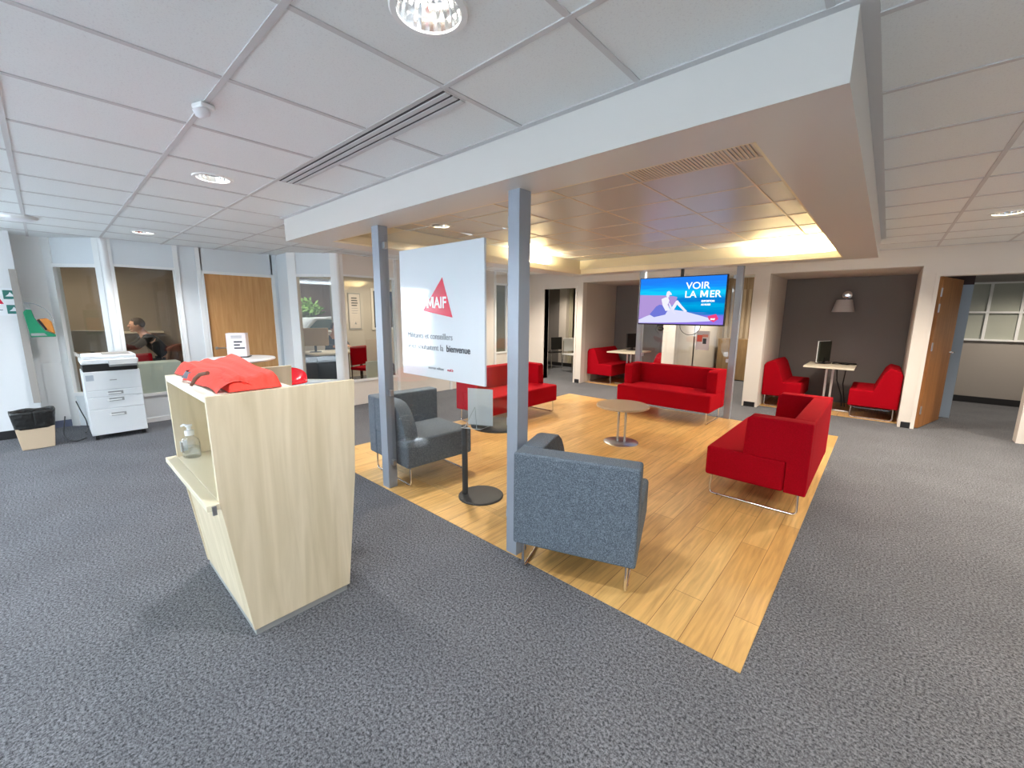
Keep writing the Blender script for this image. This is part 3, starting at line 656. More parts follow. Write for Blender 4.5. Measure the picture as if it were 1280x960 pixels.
# ------------------------------------------------------------------ reception lectern
X0, X1 = -2.87, -2.02
lk = thing('reception_lectern', 'pale ash reception lectern with slanted sides and an open niche', 'lectern', (0, 0, 0))
side = [(.395, 1.155), (.40, .70), (.478, .035), (.940, .035), (1.006, .635), (1.032, 1.155)]
MB().prism(side, 'x', X1 - .025, X1).build('side_panel', MAPLE, lk, .0015)
MB().prism(side, 'x', X0, X0 + .025).build('side_panel', MAPLE, lk, .0015)
MB().box(X0 + .025, X1 - .025, .397, .74, 1.125, 1.153).build('top_board', MAPLEE, lk, .0015)
MB().box(X0 + .025, X1 - .025, .70, .722, .70, 1.125).build('niche_back', MAPLE, lk)
MB().box(X0 - .012, X1 + .012, .352, .40, .672, .700).box(X0 + .026, X1 - .026, .40, .70, .672, .700).build('shelf', LAM, lk, .003)
MB().prism([(.412, .672), (.482, .036), (.50, .036), (.43, .672)], 'x', X0 + .025, X1 - .025).build('front_panel', MAPLE, lk)
MB().box(X0 + .025, X1 - .025, .722, .99, .62, .645).build('desk_board', MAPLE, lk)
MB().box(X0 + .01, X1 - .01, .485, .930, 0.0, .036).build('plinth', PLINTH, lk, .002)
MB().box(X1 + .012, X1 + .022, .37, .385, .655, .695).build('edge_clip', STEEL, lk)

# folded coral coat on the lectern
def coatf(u, v):
    x = -2.88 + .84 * u - .01; yb = .44 + .05 * math.sin(2 * u); y = yb + (.30 - .09 * u) * v
    edge = min(1, 14 * u, 16 * (1 - u)) * min(1, 9 * v, 9 * (1 - v))
    z = 1.158 + edge ** .35 * (.058 + .040 * (1 - u) ** 1.5 * v + .005 * math.sin(9 * u + 7 * v) + .005 * math.sin(17 * v + 4 * u) + .004 * math.sin(31 * v))
    return (x, y, max(z, 1.158))
ct = thing('folded_coat', 'coral red coat folded on top of the lectern', 'coat', (0, 0, 0))
o = MB().grid(coatf, 48, 28).build('body', CORAL, ct, smooth=True)
MB().grid(lambda u, v: (-2.66 + .20 * u, .452 - .035 * math.sin(PI * u) + .02 * v, 1.168 + .03 * v + .006 * math.sin(PI * u)), 10, 3).build('grey_lining', mat('grey_lining', (106, 110, 118), .8), ct, smooth=True)
def flap(u, v): return (-2.56 + .50 * u, .418 + .19 * v + .03 * math.sin(2.2 * u), 1.162 + .065 * math.sin(PI * min(1, v * 1.25)) ** .6 * (.75 + .2 * math.sin(4 * u + .5)) + .004 * math.sin(11 * u + 8 * v))
MB().grid(flap, 30, 14).build('sleeve', CORAL, ct, smooth=True)
MB().tube([(-2.28, .40, 1.170), (-2.27, .415, 1.20), (-2.24, .43, 1.222), (-2.20, .45, 1.230)], [.006, .009, .009, .009, .004], 8).build('zip_edge', mat('brown_zip', (120, 84, 66), .7), ct, smooth=True)

# sanitiser bottle
sb = thing('sanitiser_bottle', 'clear pump bottle of hand gel on the lectern shelf', 'bottle', (-2.785, .455, .700), .5)
BOT = glass_mat('bottle_plastic', (.985, .99, .99), 3.0, .05)
MB().lathe([(.046, .002), (.05, .01), (.05, .085), (.043, .105), (.02, .122), (.02, .128)], seg=24, sy=.72).build('bottle_body', BOT, sb, smooth=True)
MB().lathe([(.045, .006), (.047, .012), (.047, .06)], seg=24, sy=.70).build('gel', glass_mat('gel', (.95, .975, .98), 1.0), sb, smooth=True)
MB().lathe([(.022, .126), (.022, .152), (.010, .156), (.010, .172), (.016, .174), (.016, .184)], seg=18).tube([(0, 0, .179), (-.035, 0, .181), (-.052, 0, .172)], .006).build('pump', FRAMEW, sb, smooth=True)
MB().box(-.051, -.0495, -.02, .02, .03, .09).build('label_paper', PAPER, sb)

# ------------------------------------------------------------------ standing table, box, stools
t = thing('bar_table', 'white round standing table in front of the oak door', 'table', (-4.65, 1.22, 0))
MB().lathe([(.27, 1.022), (.30, 1.03), (.305, 1.04), (.30, 1.05), (.28, 1.052)], seg=48).build('tabletop', FRAMEW, t, smooth=True)
MB().lathe([(.032, .01), (.032, .94), (.05, .98), (.09, 1.024)], seg=24).build('column', DARK, t, smooth=True)
MB().lathe([(.23, 0), (.23, .01), (.06, .03), (.05, .05)], seg=40).build('base', STEEL, t, smooth=True)
b = thing('leaflet_box', 'white box stand with dark print on the standing table', 'box', (-4.72, 1.235, 1.0535), math.radians(62))
MB().box(-.082, .082, -.055, .055, .008, .235).build('carton', mat('pinkish_card', (232, 222, 226), .5), b, .002)
MB().box(-.095, .095, -.065, .065, 0, .008).build('foot', DARK, b, .002)
for z, wd in ((.145, .07), (.115, .05), (.085, .09)): MB().box(-.02, -.02 + wd, -.0565, -.0555, z, z + .014).build('printed_line', INK, b)
for z in (.205, .19): MB().box(-.04, .05, -.0565, -.0555, z, z + .006).build('printed_line', INKG, b)
def stool(label, loc, rz):
    s_ = thing('bar_stool', label, 'stool', loc, rz, 'red bar stools')
    def seat(u, v):
        a = 2 * PI * u; r = .19 * v; z = .76 + .02 * v ** 2
        back = max(0, math.cos(a)) ** .45 * max(0, v - .55) / .45
        return (r * math.cos(a) * (1 + .12 * back), r * math.sin(a) * 1.05, z + .12 * back)
    o = MB().grid(seat, 40, 10).build('seat', REDPL, s_, smooth=True); md = o.modifiers.new('s', 'SOLIDIFY'); md.thickness = .022
    MB().lathe([(.028, .02), (.028, .45), (.018, .46), (.018, .76)], seg=20).build('column', CHROME, s_, smooth=True)
    MB().lathe([(.19, 0), (.19, .008), (.05, .03)], seg=36).build('base', STEEL, s_, smooth=True)
    MB().tube([(.14 * math.cos(a / 12 * 2 * PI) , .14 * math.sin(a / 12 * 2 * PI), .30) for a in range(12)], .009, 8, closed=True).tube([(.025, 0, .30), (.14, 0, .30)], .007).build('footrest', CHROME, s_, smooth=True)
    return s_
st = stool('red plastic bar stool right of the standing table', (-4.64, 1.62, -.0), math.radians(165))
dup(st, (-3.95, 1.0, 0), math.radians(240), 'red bar stool hidden behind the lectern, mirrored in the glass screen')

# ------------------------------------------------------------------ copier
pr = thing('copier', 'white multifunction copier with drawers against the glazed corner', 'copier', (-6.69, .45, 0), 0)
Y0, Y1 = -.245, .245
MB().box(-.50, 0, Y0, Y1, .055, .80).build('cabinet', PRINTW, pr, .006)
for z0, z1 in ((.06, .355), (.365, .495), (.505, .575)):
    dr = MB().box(0, .012, Y0 + .002, Y1 - .002, z0, z1).build('drawer', PRINTW, pr, .003)
    zz = min(z1 - .03, z0 + .23); hb = MB().box(.0125, .0135, -.06, .07, zz - .02, zz + .018).build('recess', PRINTG, dr)
    MB().box(.012, .022, -.08, .05, zz - .012, zz + .0).build('pull', FRAMEW, dr, .002)
MB().box(0, .010, Y0 + .004, Y1 - .004, .585, .80).build('front_cover', PRINTW, pr, .003)
MB().box(.0105, .0125, Y0 + .02, Y0 + .085, .70, .765).build('panel_label', mat('label_grey', (176, 186, 196), .5), pr)
MB().box(.0105, .0125, -.03, .03, .69, .70).build('badge', PRINTG, pr)
MB().box(-.48, -.02, Y0 + .01, Y1 - .015, .80, .885).build('output_bay', BLACK, pr, .004)
MB().box(-.49, -.005, Y0, Y1, .885, .94).build('scanner', PRINTW, pr, .012)
MB().box(-.47, -.04, Y0 + .02, Y1 - .01, .94, .985).build('document_feeder', PRINTW, pr, .015)
MB(Matrix.Translation((-.02, .06, .90)) @ Matrix.Rotation(math.radians(28), 4, 'Y')).box(0, .10, -.08, .17, .0, .03).build('control_panel', PRINTG, pr, .004)
for sx in (-.45, -.05):
    for sy in (Y0 + .04, Y1 - .04): MB(Matrix.Translation((sx, sy, .03)) @ Matrix.Rotation(PI / 2, 4, 'X')).cyl(0, 0, .028, -.015, .015, 16).build('castor', BLACK, pr)
mb = MB()
for k, z in enumerate((0, .004, .008)): mb.box(-.36 + .01 * k, -.08, -.05, .19 - .01 * k, .986 + z, .989 + z)
o = mb.build('paper_stack', mat('printed_pages', (168, 164, 158), .6)); o.location = (-6.69, .45, 0); tag(o, 'printed pages lying on top of the white copier', 'papers')
# cables on the floor beside the copier
for pts, lb in (([(-7.15, .02, .25), (-7.05, -.02, .05), (-6.9, .02, .008), (-6.78, .08, .008), (-6.9, .16, .008)], 'grey cable curling on the carpet between bin and copier'), ([(-7.72, .14, .33), (-7.6, .17, .2), (-7.56, .20, .10), (-7.48, .2, .009), (-7.2, .17, .008)], 'thin cable hanging down the glazed corner behind the copier')):
    o = MB().tube(smoothpath(pts, .1), .006, 6).build('power_cable', DARK); tag(o, lb, 'cable')

# waste bin
wb = thing('waste_bin', 'beige card waste bin with black bag by the left wall', 'bin', (-6.86, -.215, 0), math.radians(2))
MB().prism([(-.12, 0), (.12, 0), (.145, .235), (-.145, .235)], 'x', -.11, .11).build('container', BEIGE, wb, .008)
def bagf(u, v):
    a = 2 * PI * u; sx = .115 + .02 * v; sy = .147 + .022 * v; c, s_ = math.cos(a), math.sin(a)
    k = 1 / (abs(c) ** 5 + abs(s_) ** 5) ** .2
    w_ = 1 + .012 * math.sin(17 * a + 9 * v)
    return (sx * c * k * w_, sy * s_ * k * w_, .225 + .19 * v + .006 * math.sin(6 * a) * v)
o = MB().grid(bagf, 64, 8).build('bin_bag', BAG, wb, smooth=True); md = o.modifiers.new('s', 'SOLIDIFY'); md.thickness = .006
# defibrillator in its wall bracket
ae = thing('defibrillator', 'green and orange defibrillator under a clear hood by the left wall', 'defibrillator', (-7.488, 0, 0))
GP = [(-.125, 1.47), (-.10, 1.50), (-.06, 1.50), (-.045, 1.40), (.02, 1.25), (.10, 1.205), (.10, 1.18), (-.10, 1.18)]
MB(Matrix.Translation((0, -.035, 0))).prism(GP, 'x', -.10, .06).build('bracket', GREEN, ae, .006)
MB(Matrix.Translation((0, -.035, 0))).prism([(-.035, 1.385), (.05, 1.40), (.085, 1.36), (.10, 1.21), (.03, 1.255)], 'x', -.08, .05).build('case', ORANGE, ae, .012)
MB(Matrix.Translation((0, -.035, 0))).prism([(-.03, 1.375), (-.01, 1.39), (.04, 1.27), (.025, 1.255)], 'x', -.085, .055).build('strap', BLACK, ae)
MB(Matrix.Translation((0, -.035, 0))).prism([(-.095, 1.195), (.03, 1.195), (.01, 1.225), (-.095, 1.225)], 'x', .061, .064).build('label_plate', PRINTG, ae)
MB(Matrix.Translation((0, -.035, 0))).prism([(-.105, 1.58), (-.08, 1.58), (-.06, 1.51), (-.095, 1.51)], 'x', -.06, .05).build('catch', PRINTG, ae)
arc = [(-.10 + .20 * math.sin(k / 10 * PI / 2), 1.36 + .22 * math.cos(k / 10 * PI / 2)) for k in range(11)]
MB(Matrix.Translation((0, -.035, 0))).tube([(.05, y, z) for y, z in arc], .004, 6).tube([(-.05, y, z) for y, z in arc], .004, 6).build('hood_rim', mat('hood_edge', (150, 158, 166), .2), ae)
MB(Matrix.Translation((0, -.035, 0))).grid(lambda u, v: (-.05 + .10 * v, -.10 + .20 * math.sin(u * PI / 2), 1.36 + .22 * math.cos(u * PI / 2)), 12, 1).build('hood', ACRYL, ae)
sn = thing('first_aid_sign', 'white sign with green symbols on the left wall', 'sign', (-7.5, -.285, 0))
MB().box(0, .004, -.32, .112, 1.43, 1.74).build('board', PAPER, sn)
def dsym(y, z, s_):
    pts = [(y - .045 * s_, z - .05 * s_), (y + .01 * s_, z - .05 * s_)] + [(y + .01 * s_ + .05 * s_ * math.cos(a), z + .05 * s_ * math.sin(a)) for a in [-PI / 2 + PI * k / 10 for k in range(1, 10)]] + [(y + .01 * s_, z + .05 * s_), (y - .045 * s_, z + .05 * s_)]
    o = MB().prism(pts, 'x', .0045, .0055).build('green_symbol', mat('sign_green', (36, 116, 108), .4), sn)
    MB().prism([(y - .03 * s_, z - .02 * s_), (y + .04 * s_, z - .02 * s_), (y + .025 * s_, z + .005 * s_), (y + .008 * s_, z + .03 * s_), (y - .005 * s_, z + .005 * s_)], 'x', .0056, .0064).build('white_mark', PAPER, o)
dsym(.045, 1.665, 1.0); dsym(.055, 1.50, 1.0)
MB().prism([(-.09, 1.56), (-.005, 1.56), (-.05, 1.68)], 'x', .0045, .0055).build('red_triangle', LOGORED, sn)
MB().box(.0045, .0055, -.10, -.02, 1.488, 1.498).build('printed_line', INKG, sn)

# ------------------------------------------------------------------ ceiling fittings
def downlight(label, x, y, z, warm, power, seen=True):
    d = thing('ceiling_downlight', label, 'ceiling light', (x, y, z), 0, 'recessed ceiling downlights')
    MB().lathe([(.094, -.001), (.094, -.008), (.112, -.007), (.116, -.001)], seg=40, cap=False).build('trim_ring', FRAMEW, d, smooth=True)
    n = 48; mb = MB(); rings = []
    for r, zz in ((.097, .0), (.090, .03), (.075, .065), (.05, .10)):
        rings.append([mb._v((r * (1 + .02 * (k % 2)) * math.cos(2 * PI * k / n), r * (1 + .02 * (k % 2)) * math.sin(2 * PI * k / n), zz)) for k in range(n)])
    for a, b_ in zip(rings, rings[1:]):
        for k in range(n): mb.bm.faces.new((a[k], a[(k + 1) % n], b_[(k + 1) % n], b_[k]))
    mb.bm.faces.new(rings[-1]); mb.build('reflector', REFLECT, d)
    MB().tube([(-.05, .012, .055), (.05, .012, .055)], .011, 10).tube([(-.05, -.016, .055), (.05, -.016, .055)], .011, 10).build('lamp_tube', BULBW if warm else BULB, d, smooth=True)
    l = bpy.data.lights.new('downlight_beam', 'SPOT'); l.energy = power; l.spot_size = math.radians(140); l.spot_blend = .8; l.shadow_soft_size = .07
    l.color = (1, .88, .74) if warm else (.97, .97, .98)
    lo = bpy.data.objects.new('downlight_beam', l); COL.objects.link(lo); lo.parent = d; lo.location = (0, 0, -.03)
    return d
LB = ['large bright ceiling downlight at the top edge of the picture', 'ceiling downlight left of the slotted air vent', 'small far ceiling downlight above the office window', 'ceiling downlight at the right edge above the open door',
      'ceiling downlight behind the camera, middle', 'ceiling downlight behind the camera, second from left', 'ceiling downlight behind the camera, leftmost', 'ceiling downlight behind the camera, right', 'ceiling downlight above the right of the camera', 'ceiling downlight over the right carpet', 'added unseen ceiling downlight in the room beyond the right door', 'ceiling downlight inside the second office', 'ceiling downlight by the far left doorway', 'added unseen ceiling downlight along the right wall, nearest the windows', 'added unseen ceiling downlight along the right wall, middle', 'added unseen ceiling downlight along the right wall, farthest from windows', 'added unseen ceiling downlight in the passage behind the television', 'added unseen ceiling downlight in the room through the left doorway', 'added unseen ceiling downlight in front of the right alcove, behind the soffit', 'added unseen ceiling downlight in front of the passage, behind the soffit', 'added unseen ceiling downlight in front of the left doorway, behind the soffit']
PW = [60, 60, 60, 150, 30, 30, 30, 50, 60, 90, 90, 40, 80, 60, 100, 120, 110, 80, 110, 100, 90]
WARMF = [0, 0, 0, 1, 0, 0, 0, 1, 1, 1, 1, 1, 1, 1, 1, 1, 1, 1, 1, 1, 1]
for (x, y), lb, p, wm in zip(lamp_pos, LB, PW, WARMF): downlight(lb, x, y, ZC, wm, p)  # unseen downlights added to brighten the right side, back wall and far rooms
downlight('downlight in the sunken ceiling above the welcome sign', CLX, CLY, CZ, 1, 110)
dd = thing('ceiling_lamp', 'flat surface lamp on the ceiling near the left wall', 'ceiling light', (-6.24, -.05, ZC))
MB().lathe([(.13, 0), (.13, -.012), (.11, -.03)], seg=32).build('body', FRAMEW, dd, smooth=True); MB().lathe([(.10, -.0301), (.09, -.036)], seg=32).build('diffuser', PAPER, dd, smooth=True)
dt = thing('smoke_detector', 'small white detector fixed under a ceiling rail at upper left', 'detector', (-2.276, .56, ZC - .004), math.radians(20))
MB().box(-.035, .035, -.03, .03, -.022, 0).build('mount', FRAMEW, dt, .008); MB(Matrix.Translation((0, -.01, -.03)) @ Matrix.Rotation(.5, 4, 'X')).lathe([(.03, .012), (.03, -.012), (.02, -.024)], seg=20).build('sensor_head', PAPER, dt, smooth=True)
v = thing('air_vent', 'long slotted air vent in the ceiling in front of the soffit', 'vent', (-2.28, 1.205, ZC - .001))
MB().box(-.875, .875, -.068, .068, -.004, 0).build('frame', mat('vent_frame', (196, 197, 198), .5), v)
for y in (-.04, 0.0, .04):
    MB().box(-.865, .865, y - .005, y + .005, -.0055, -.004).build('slot', mat('vent_slot', (58, 58, 60), .6), v); MB().box(-.865, .865, y + .007, y + .031, -.009, -.004).build('slat', TEE, v)
# uplights lying on the coffer ledge
def uplight(label, x0, x1, y0, y1, power):
    u = thing('cove_uplight', label, 'light', ((x0 + x1) / 2, (y0 + y1) / 2, SZ + .0), 0, 'cove uplights')
    hx, hy = (x1 - x0) / 2, (y1 - y0) / 2
    MB().box(-hx, hx, -hy, hy, 0.005, .03).build('housing', FRAMEW, u)
    MB().box(-hx * .95, hx * .95, -hy * .6, hy * .6, .031, .05).build('tube', BULBW, u)
    l = bpy.data.lights.new('uplight_glow', 'AREA'); l.shape = 'RECTANGLE'; l.size = hx * 1.9; l.size_y = hy * 1.4; l.energy = power; l.color = (1, .86, .60)
    lo = bpy.data.objects.new('uplight_glow', l); COL.objects.link(lo); lo.parent = u; lo.location = (0, 0, .055); lo.rotation_euler = (PI, 0, 0)
    return u
for o in (bpy.data.objects.get('x'),): pass
ul = MB()
ul.box(IX0, IX1, IY1 - .075, IY1 - .012, SZ + .001, SZ + .006).box(IX0 + .012, IX0 + .075, IY0, IY1 - .075, SZ + .001, SZ + .006)
struct(ul.build('trim_8', CREAM))
mb = MB(); mb.box(IX0, IX1, IY1 - .078, IY1 - .072, SZ + .001, SZ + .075).box(IX0 + .072, IX0 + .078, IY0, IY1 - .075, SZ + .001, SZ + .075); struct(mb.build('trim_9', CREAM))
uplight('cove uplight hidden behind the ledge above the television', -1.30, -.62, IY1 - .068, IY1 - .016, 60)
uplight('cove uplight hidden behind the left ledge of the sunken ceiling', IX0 + .016, IX0 + .068, 4.5, 5.4, 48)

# ------------------------------------------------------------------ offices: furniture and people
def office_chair(label, loc, rz, m=None):
    c = thing('office_chair', label, 'chair', loc, rz, 'red office chairs'); m = m or RED
    MB().box(-.23, .23, -.23, .23, .42, .48).build('seat', m, c, .02)
    MB().box(-.21, .21, .20, .245, .50, .86).build('backrest', m, c, .02)
    for sx in (-1, 1): MB().tube(smoothpath([(sx * .2, -.2, .43), (sx * .2, -.22, .012), (sx * .2, .22, .012), (sx * .2, .215, .6)], .04), .011, 8).build('leg', BLACK, c, smooth=True)
    return c
def skin_obj(name, joints, edges, m, parent, root=0, sub=1):
    me = bpy.data.meshes.new(name); me.from_pydata([j[0] for j in joints], edges, []); o = bpy.data.objects.new(name, me); COL.objects.link(o)
    sk = o.modifiers.new('skin', 'SKIN'); sk.use_smooth_shade = True
    for i, j in enumerate(joints):
        r = j[1]; sv = me.skin_vertices[0].data[i]; sv.radius = r if isinstance(r, tuple) else (r, r); sv.use_root = (i == root)
    sb = o.modifiers.new('sub', 'SUBSURF'); sb.levels = sub; sb.render_levels = sub
    dg = bpy.context.evaluated_depsgraph_get(); m2 = bpy.data.meshes.new_from_object(o.evaluated_get(dg)); bpy.data.objects.remove(o)
    m2.materials.clear(); m2.materials.append(m); m2.name = name
    for p in m2.polygons: p.use_smooth = True
    o = bpy.data.objects.new(name, m2); COL.objects.link(o); o.parent = parent; return o
def person(label, loc, rz, top, lean=.24, reach=.40, group=None):
    """seated figure, local: faces -y, hips at origin height .50"""
    p = thing('person', label, 'person', loc, rz)
    hip = Vector((0, 0, .52)); ch = Vector((0, -lean * .55, .80)); nk = Vector((0, -lean, .99)); hd = Vector((0, -lean - .09, 1.12))
    J = [(hip, (.15, .11)), (Vector((0, -lean * .25, .66)), (.135, .10)), (ch, (.155, .11)), (nk - Vector((0, 0, .03)), (.09, .075)), (nk + Vector((0, -.035, .05)), .048), (hd, (.062, .07)), (hd + Vector((0, -.005, .07)), (.068, .08))]
    E = [(0, 1), (1, 2), (2, 3), (3, 4), (4, 5), (5, 6)]
    cloth = [j for j in J[:4]]; CE = [(0, 1), (1, 2), (2, 3)]; cl = [(q[0], tuple(v * 1.06 for v in q[1])) for q in cloth]
    trj = [(hip, (.158, .118))]; tre = []
    hands = {}
    for s_ in (-1, 1):
        sh = Vector((s_ * .165, -lean + .015, .945)); el = Vector((s_ * .22, -lean - .17, .80)); wr = Vector((s_ * .11, -lean - reach, .805)); pl = wr + Vector((-s_ * .012, -.055, .0))
        i = len(J); J += [(sh, .062), (el, .044), (wr, .029), (pl, (.036, .018))]; E += [(3, i), (i, i + 1), (i + 1, i + 2), (i + 2, i + 3)]
        for k in range(4):
            a = pl + Vector(((k - 1.5) * .019, -.035, .004)); ln = (.032, .038, .036, .028)[k]; b_ = a + Vector((0, -ln, -.006)); c_ = b_ + Vector((0, -ln * .6, -.018)); j = len(J)
            J += [(a, .0095), (b_, .0085), (c_, .0075)]; E += [(i + 3, j), (j, j + 1), (j + 1, j + 2)]
        a = wr + Vector((-s_ * .035, -.035, .0)); b_ = a + Vector((-s_ * .018, -.035, -.008)); j = len(J); J += [(a, .011), (b_, .009)]; E += [(i + 2, j), (j, j + 1)]
        n = len(cl); cl += [(sh, .072), (el, .053), (wr + Vector((0, .02, 0)), .038)]; CE += [(3, n), (n, n + 1), (n + 1, n + 2)]
        kn = Vector((s_ * .13, -.43, .50)); an = Vector((s_ * .13, -.40, .09)); to = an + Vector((0, -.16, -.045)); th = Vector((s_ * .10, -.05, .51))
        i = len(J); J += [(th, .085), (kn, .060), (an, .042), (to, (.042, .03))]; E += [(0, i), (i, i + 1), (i + 1, i + 2), (i + 2, i + 3)]
        n = len(trj); trj += [(th, .094), (kn, .069), (an + Vector((0, 0, .03)), .055)]; tre += [(0, n), (n, n + 1), (n + 1, n + 2)]
    body = skin_obj('body', J, E, SKIN, p)
    skin_obj('pullover', cl, CE, top, p); skin_obj('trousers', trj, tre, TROUS, p)
    hc = hd + Vector((0, -.004, .035))
    o = MB().ell(hc, .074, .094, .112).ell(hc + Vector((0, -.095, -.012)), .013, .020, .022).ell(hc + Vector((0, -.075, -.06)), .03, .022, .014).ell(hc + Vector((0, -.06, -.092)), .034, .03, .022).ell(hc + Vector((.074, .008, -.012)), .010, .02, .03).ell(hc + Vector((-.074, .008, -.012)), .010, .02, .03).build('face', SKIN, p, smooth=True)
    MB().ell(hc + Vector((.030, -.086, .012)), .012, .008, .007).ell(hc + Vector((-.030, -.086, .012)), .012, .008, .007).build('eyes', mat('eye_dark', (40, 34, 32), .3), o, smooth=True)
    MB().ell(hc + Vector((0, -.084, -.062)), .024, .012, .006).build('lips', mat('lips', (172, 104, 96), .5), o, smooth=True)
    bm = MB().ell(hc + Vector((0, .016, .030)), .083, .097, .098, 20, 14)
    cut = [v for v in bm.bm.verts if (v.co.y < hc.y - .055 and v.co.z < hc.z + .055) or (v.co.z < hc.z - .02 and v.co.y < hc.y + .035) or v.co.z < hc.z - .075]
    bmesh.ops.delete(bm.bm, geom=cut, context='VERTS'); h = bm.build('hair', HAIR, p, smooth=True); md = h.modifiers.new('s', 'SOLIDIFY'); md.thickness = .012
    for q in (o, h):
        pass
    return p
# first office (left window)
person('person in a black pullover leaning over a desk behind the left window', (-9.3, 1.40, .10), 0, BLACKC, .30, .38)
office_chair('red chair backing onto the window beside the copier', (-8.05, .86, 0), math.radians(100))
c = thing('swivel_chair', 'dark chair under the person in the black pullover', 'chair', (-9.3, 1.42, 0))
MB().box(-.24, .24, -.25, .20, .38, .46).build('seat', BLACK, c, .03); MB().cyl(0, 0, .03, .05, .40).build('column', BLACK, c)
for k in range(5): MB().tube([(0, 0, .07), (.27 * math.cos(k * 1.2566), .27 * math.sin(k * 1.2566), .03)], .016, 8).build('leg', BLACK, c)
dk = thing('desk', 'pale desk in front of the person in the black pullover', 'desk', (-9.25, .65, 0))
MB().box(-.8, .7, -.33, .30, .72, .75).build('desktop', BEIGEW, dk, .004)
for sx in (-.75, .62): MB().box(sx, sx + .04, -.3, .27, 0, .72).build('leg', PRINTG, dk)
ch = thing('coat_chair', 'brown coat over a chair at the right edge of the left office window', 'coat', (-8.35, 1.40, 0), math.radians(80))
MB().grid(lambda u, v: (-.20 + .40 * u + .02 * math.sin(9 * v), .05 + .07 * math.sin(PI * u) + .015 * math.sin(20 * u), .45 + .52 * v - .06 * abs(2 * u - 1) ** 2 * v), 16, 12).build('coat_cloth', BROWN, ch, smooth=True).modifiers.new('s', 'SOLIDIFY').thickness = .05
MB().box(-.2, .2, -.35, .05, .42, .46).build('seat', BLACK, ch, .01)
for sx in (-.18, .18):
    for sy in (-.32, .03): MB().cyl(sx, sy, .012, 0, .43, 10).build('leg', BLACK, ch)
o = box('low_cabinet', PALEG, (-7.75, -7.42, .76, 1.22, 0, .79), None, .006); tag(o, 'pale green low cabinet standing behind the left office window', 'cabinet')
sh = box('wall_shelf', BEIGEW, (-10.6, -10.35, .75, 1.5, 1.08, 1.11)); tag(sh, 'pale shelf on the back wall of the left office', 'shelf')
mo = thing('monitor', 'grey monitor on the desk behind the narrow left corner window', 'monitor', (-8.95, .42, .755), math.radians(60))
MB().box(-.24, .24, -.02, .02, .12, .44).build('screen_panel', PRINTG, mo, .005); MB().box(-.1, .1, -.08, .08, 0, .012).box(-.02, .02, 0, .03, .01, .2).build('stand', DARK, mo)
# second office (diagonal corner and side window)
dk = thing('desk', 'dark desk with papers behind the diagonal corner window', 'desk', (-8.10, 3.75, 0))
MB().box(-.38, .45, -.55, .42, .70, .73).build('desktop', BEIGEW, dk, .004)
MB().box(-.30, .40, -.50, -.46, .02, .70).box(.36, .40, -.5, .10, .02, .70).build('modesty_panel', BLACK, dk)
MB().box(-.30, -.26, .34, .38, 0, .70).box(.36, .40, .34, .38, 0, .70).build('leg', BLACK, dk)
o = box('paper_sheets', PAPER, (-8.20, -7.95, 3.80, 4.05, .732, .742)); tag(o, 'white papers on the dark desk behind the corner window', 'papers')
mo = thing('monitor', 'beige backed monitor on the desk behind the corner window', 'monitor', (-8.15, 3.42, .7315), math.radians(62))
MB().box(-.24, .24, -.02, .03, .12, .46).build('screen_panel', mat('beige_monitor', (186, 160, 120), .5), mo, .01); MB().box(-.1, .1, -.08, .08, 0, .012).box(-.02, .02, 0, .03, .01, .2).build('stand', DARK, mo)
person('person in a navy pullover seated at the desk behind the corner window', (-8.86, 4.02, 0.0), math.radians(90), NAVY, .20, .36)
c = thing('swivel_chair', 'dark chair under the person in the navy pullover', 'chair', (-8.90, 4.02, 0), math.radians(90))
MB().box(-.24, .24, -.25, .20, .32, .40).build('seat', BLACK, c, .03); MB().cyl(0, 0, .03, .05, .34).build('column', BLACK, c)
for k in range(5): MB().tube([(0, 0, .07), (.27 * math.cos(k * 1.2566), .27 * math.sin(k * 1.2566), .03)], .016, 8).build('leg', BLACK, c)
office_chair('red chair with backrest to the side window of the second office', (-7.28, 4.02, 0), math.radians(110))
o = MB().grid(lambda u, v: (-7.30 + .10 * u, 4.32 + .34 * v, .50 * (1 - (2 * v - 1) ** 4) * (.75 + .25 * math.sin(3 * u + 1)) + .01), 10, 16).build('travel_bag', BURG, None, smooth=True); tag(o, 'burgundy dark bag on the floor beside the red office chair', 'bag'); md = o.modifiers.new('s', 'SOLIDIFY'); md.thickness = .12
o = box('low_screen', PALEG, (-6.62, -6.58, 3.60, 4.03, .30, .66), None, .015); tag(o, 'pale rounded panel standing behind the sill of the side window', 'panel'); MB().box(-6.63, -6.57, 3.62, 3.66, 0.0, .30).box(-6.63, -6.57, 3.96, 4.0, 0.0, .30).build('leg', PRINTG, o)
ps = thing('framed_poster', 'framed poster with dark lines of print on the office wall', 'poster', (-9.2, 4.80, 0))
MB().box(0, .02, -.15, .15, 1.10, 1.93).build('frame', PRINTG, ps, .003); MB().box(.0205, .022, -.13, .13, 1.13, 1.90).build('sheet', mat('poster_paper', (206, 196, 188), .6), ps)
for k in range(7): MB().box(.0225, .0235, -.075, .06 + .01 * (k % 3), 1.80 - k * .055, 1.825 - k * .055 if k < 4 else 1.81 - k * .055).build('printed_line', INK if k < 4 else INKG, ps)
MB().prism([(-.02, 1.22), (.03, 1.22), (.008, 1.28)], 'x', .0225, .0235).build('small_logo', INKG, ps)
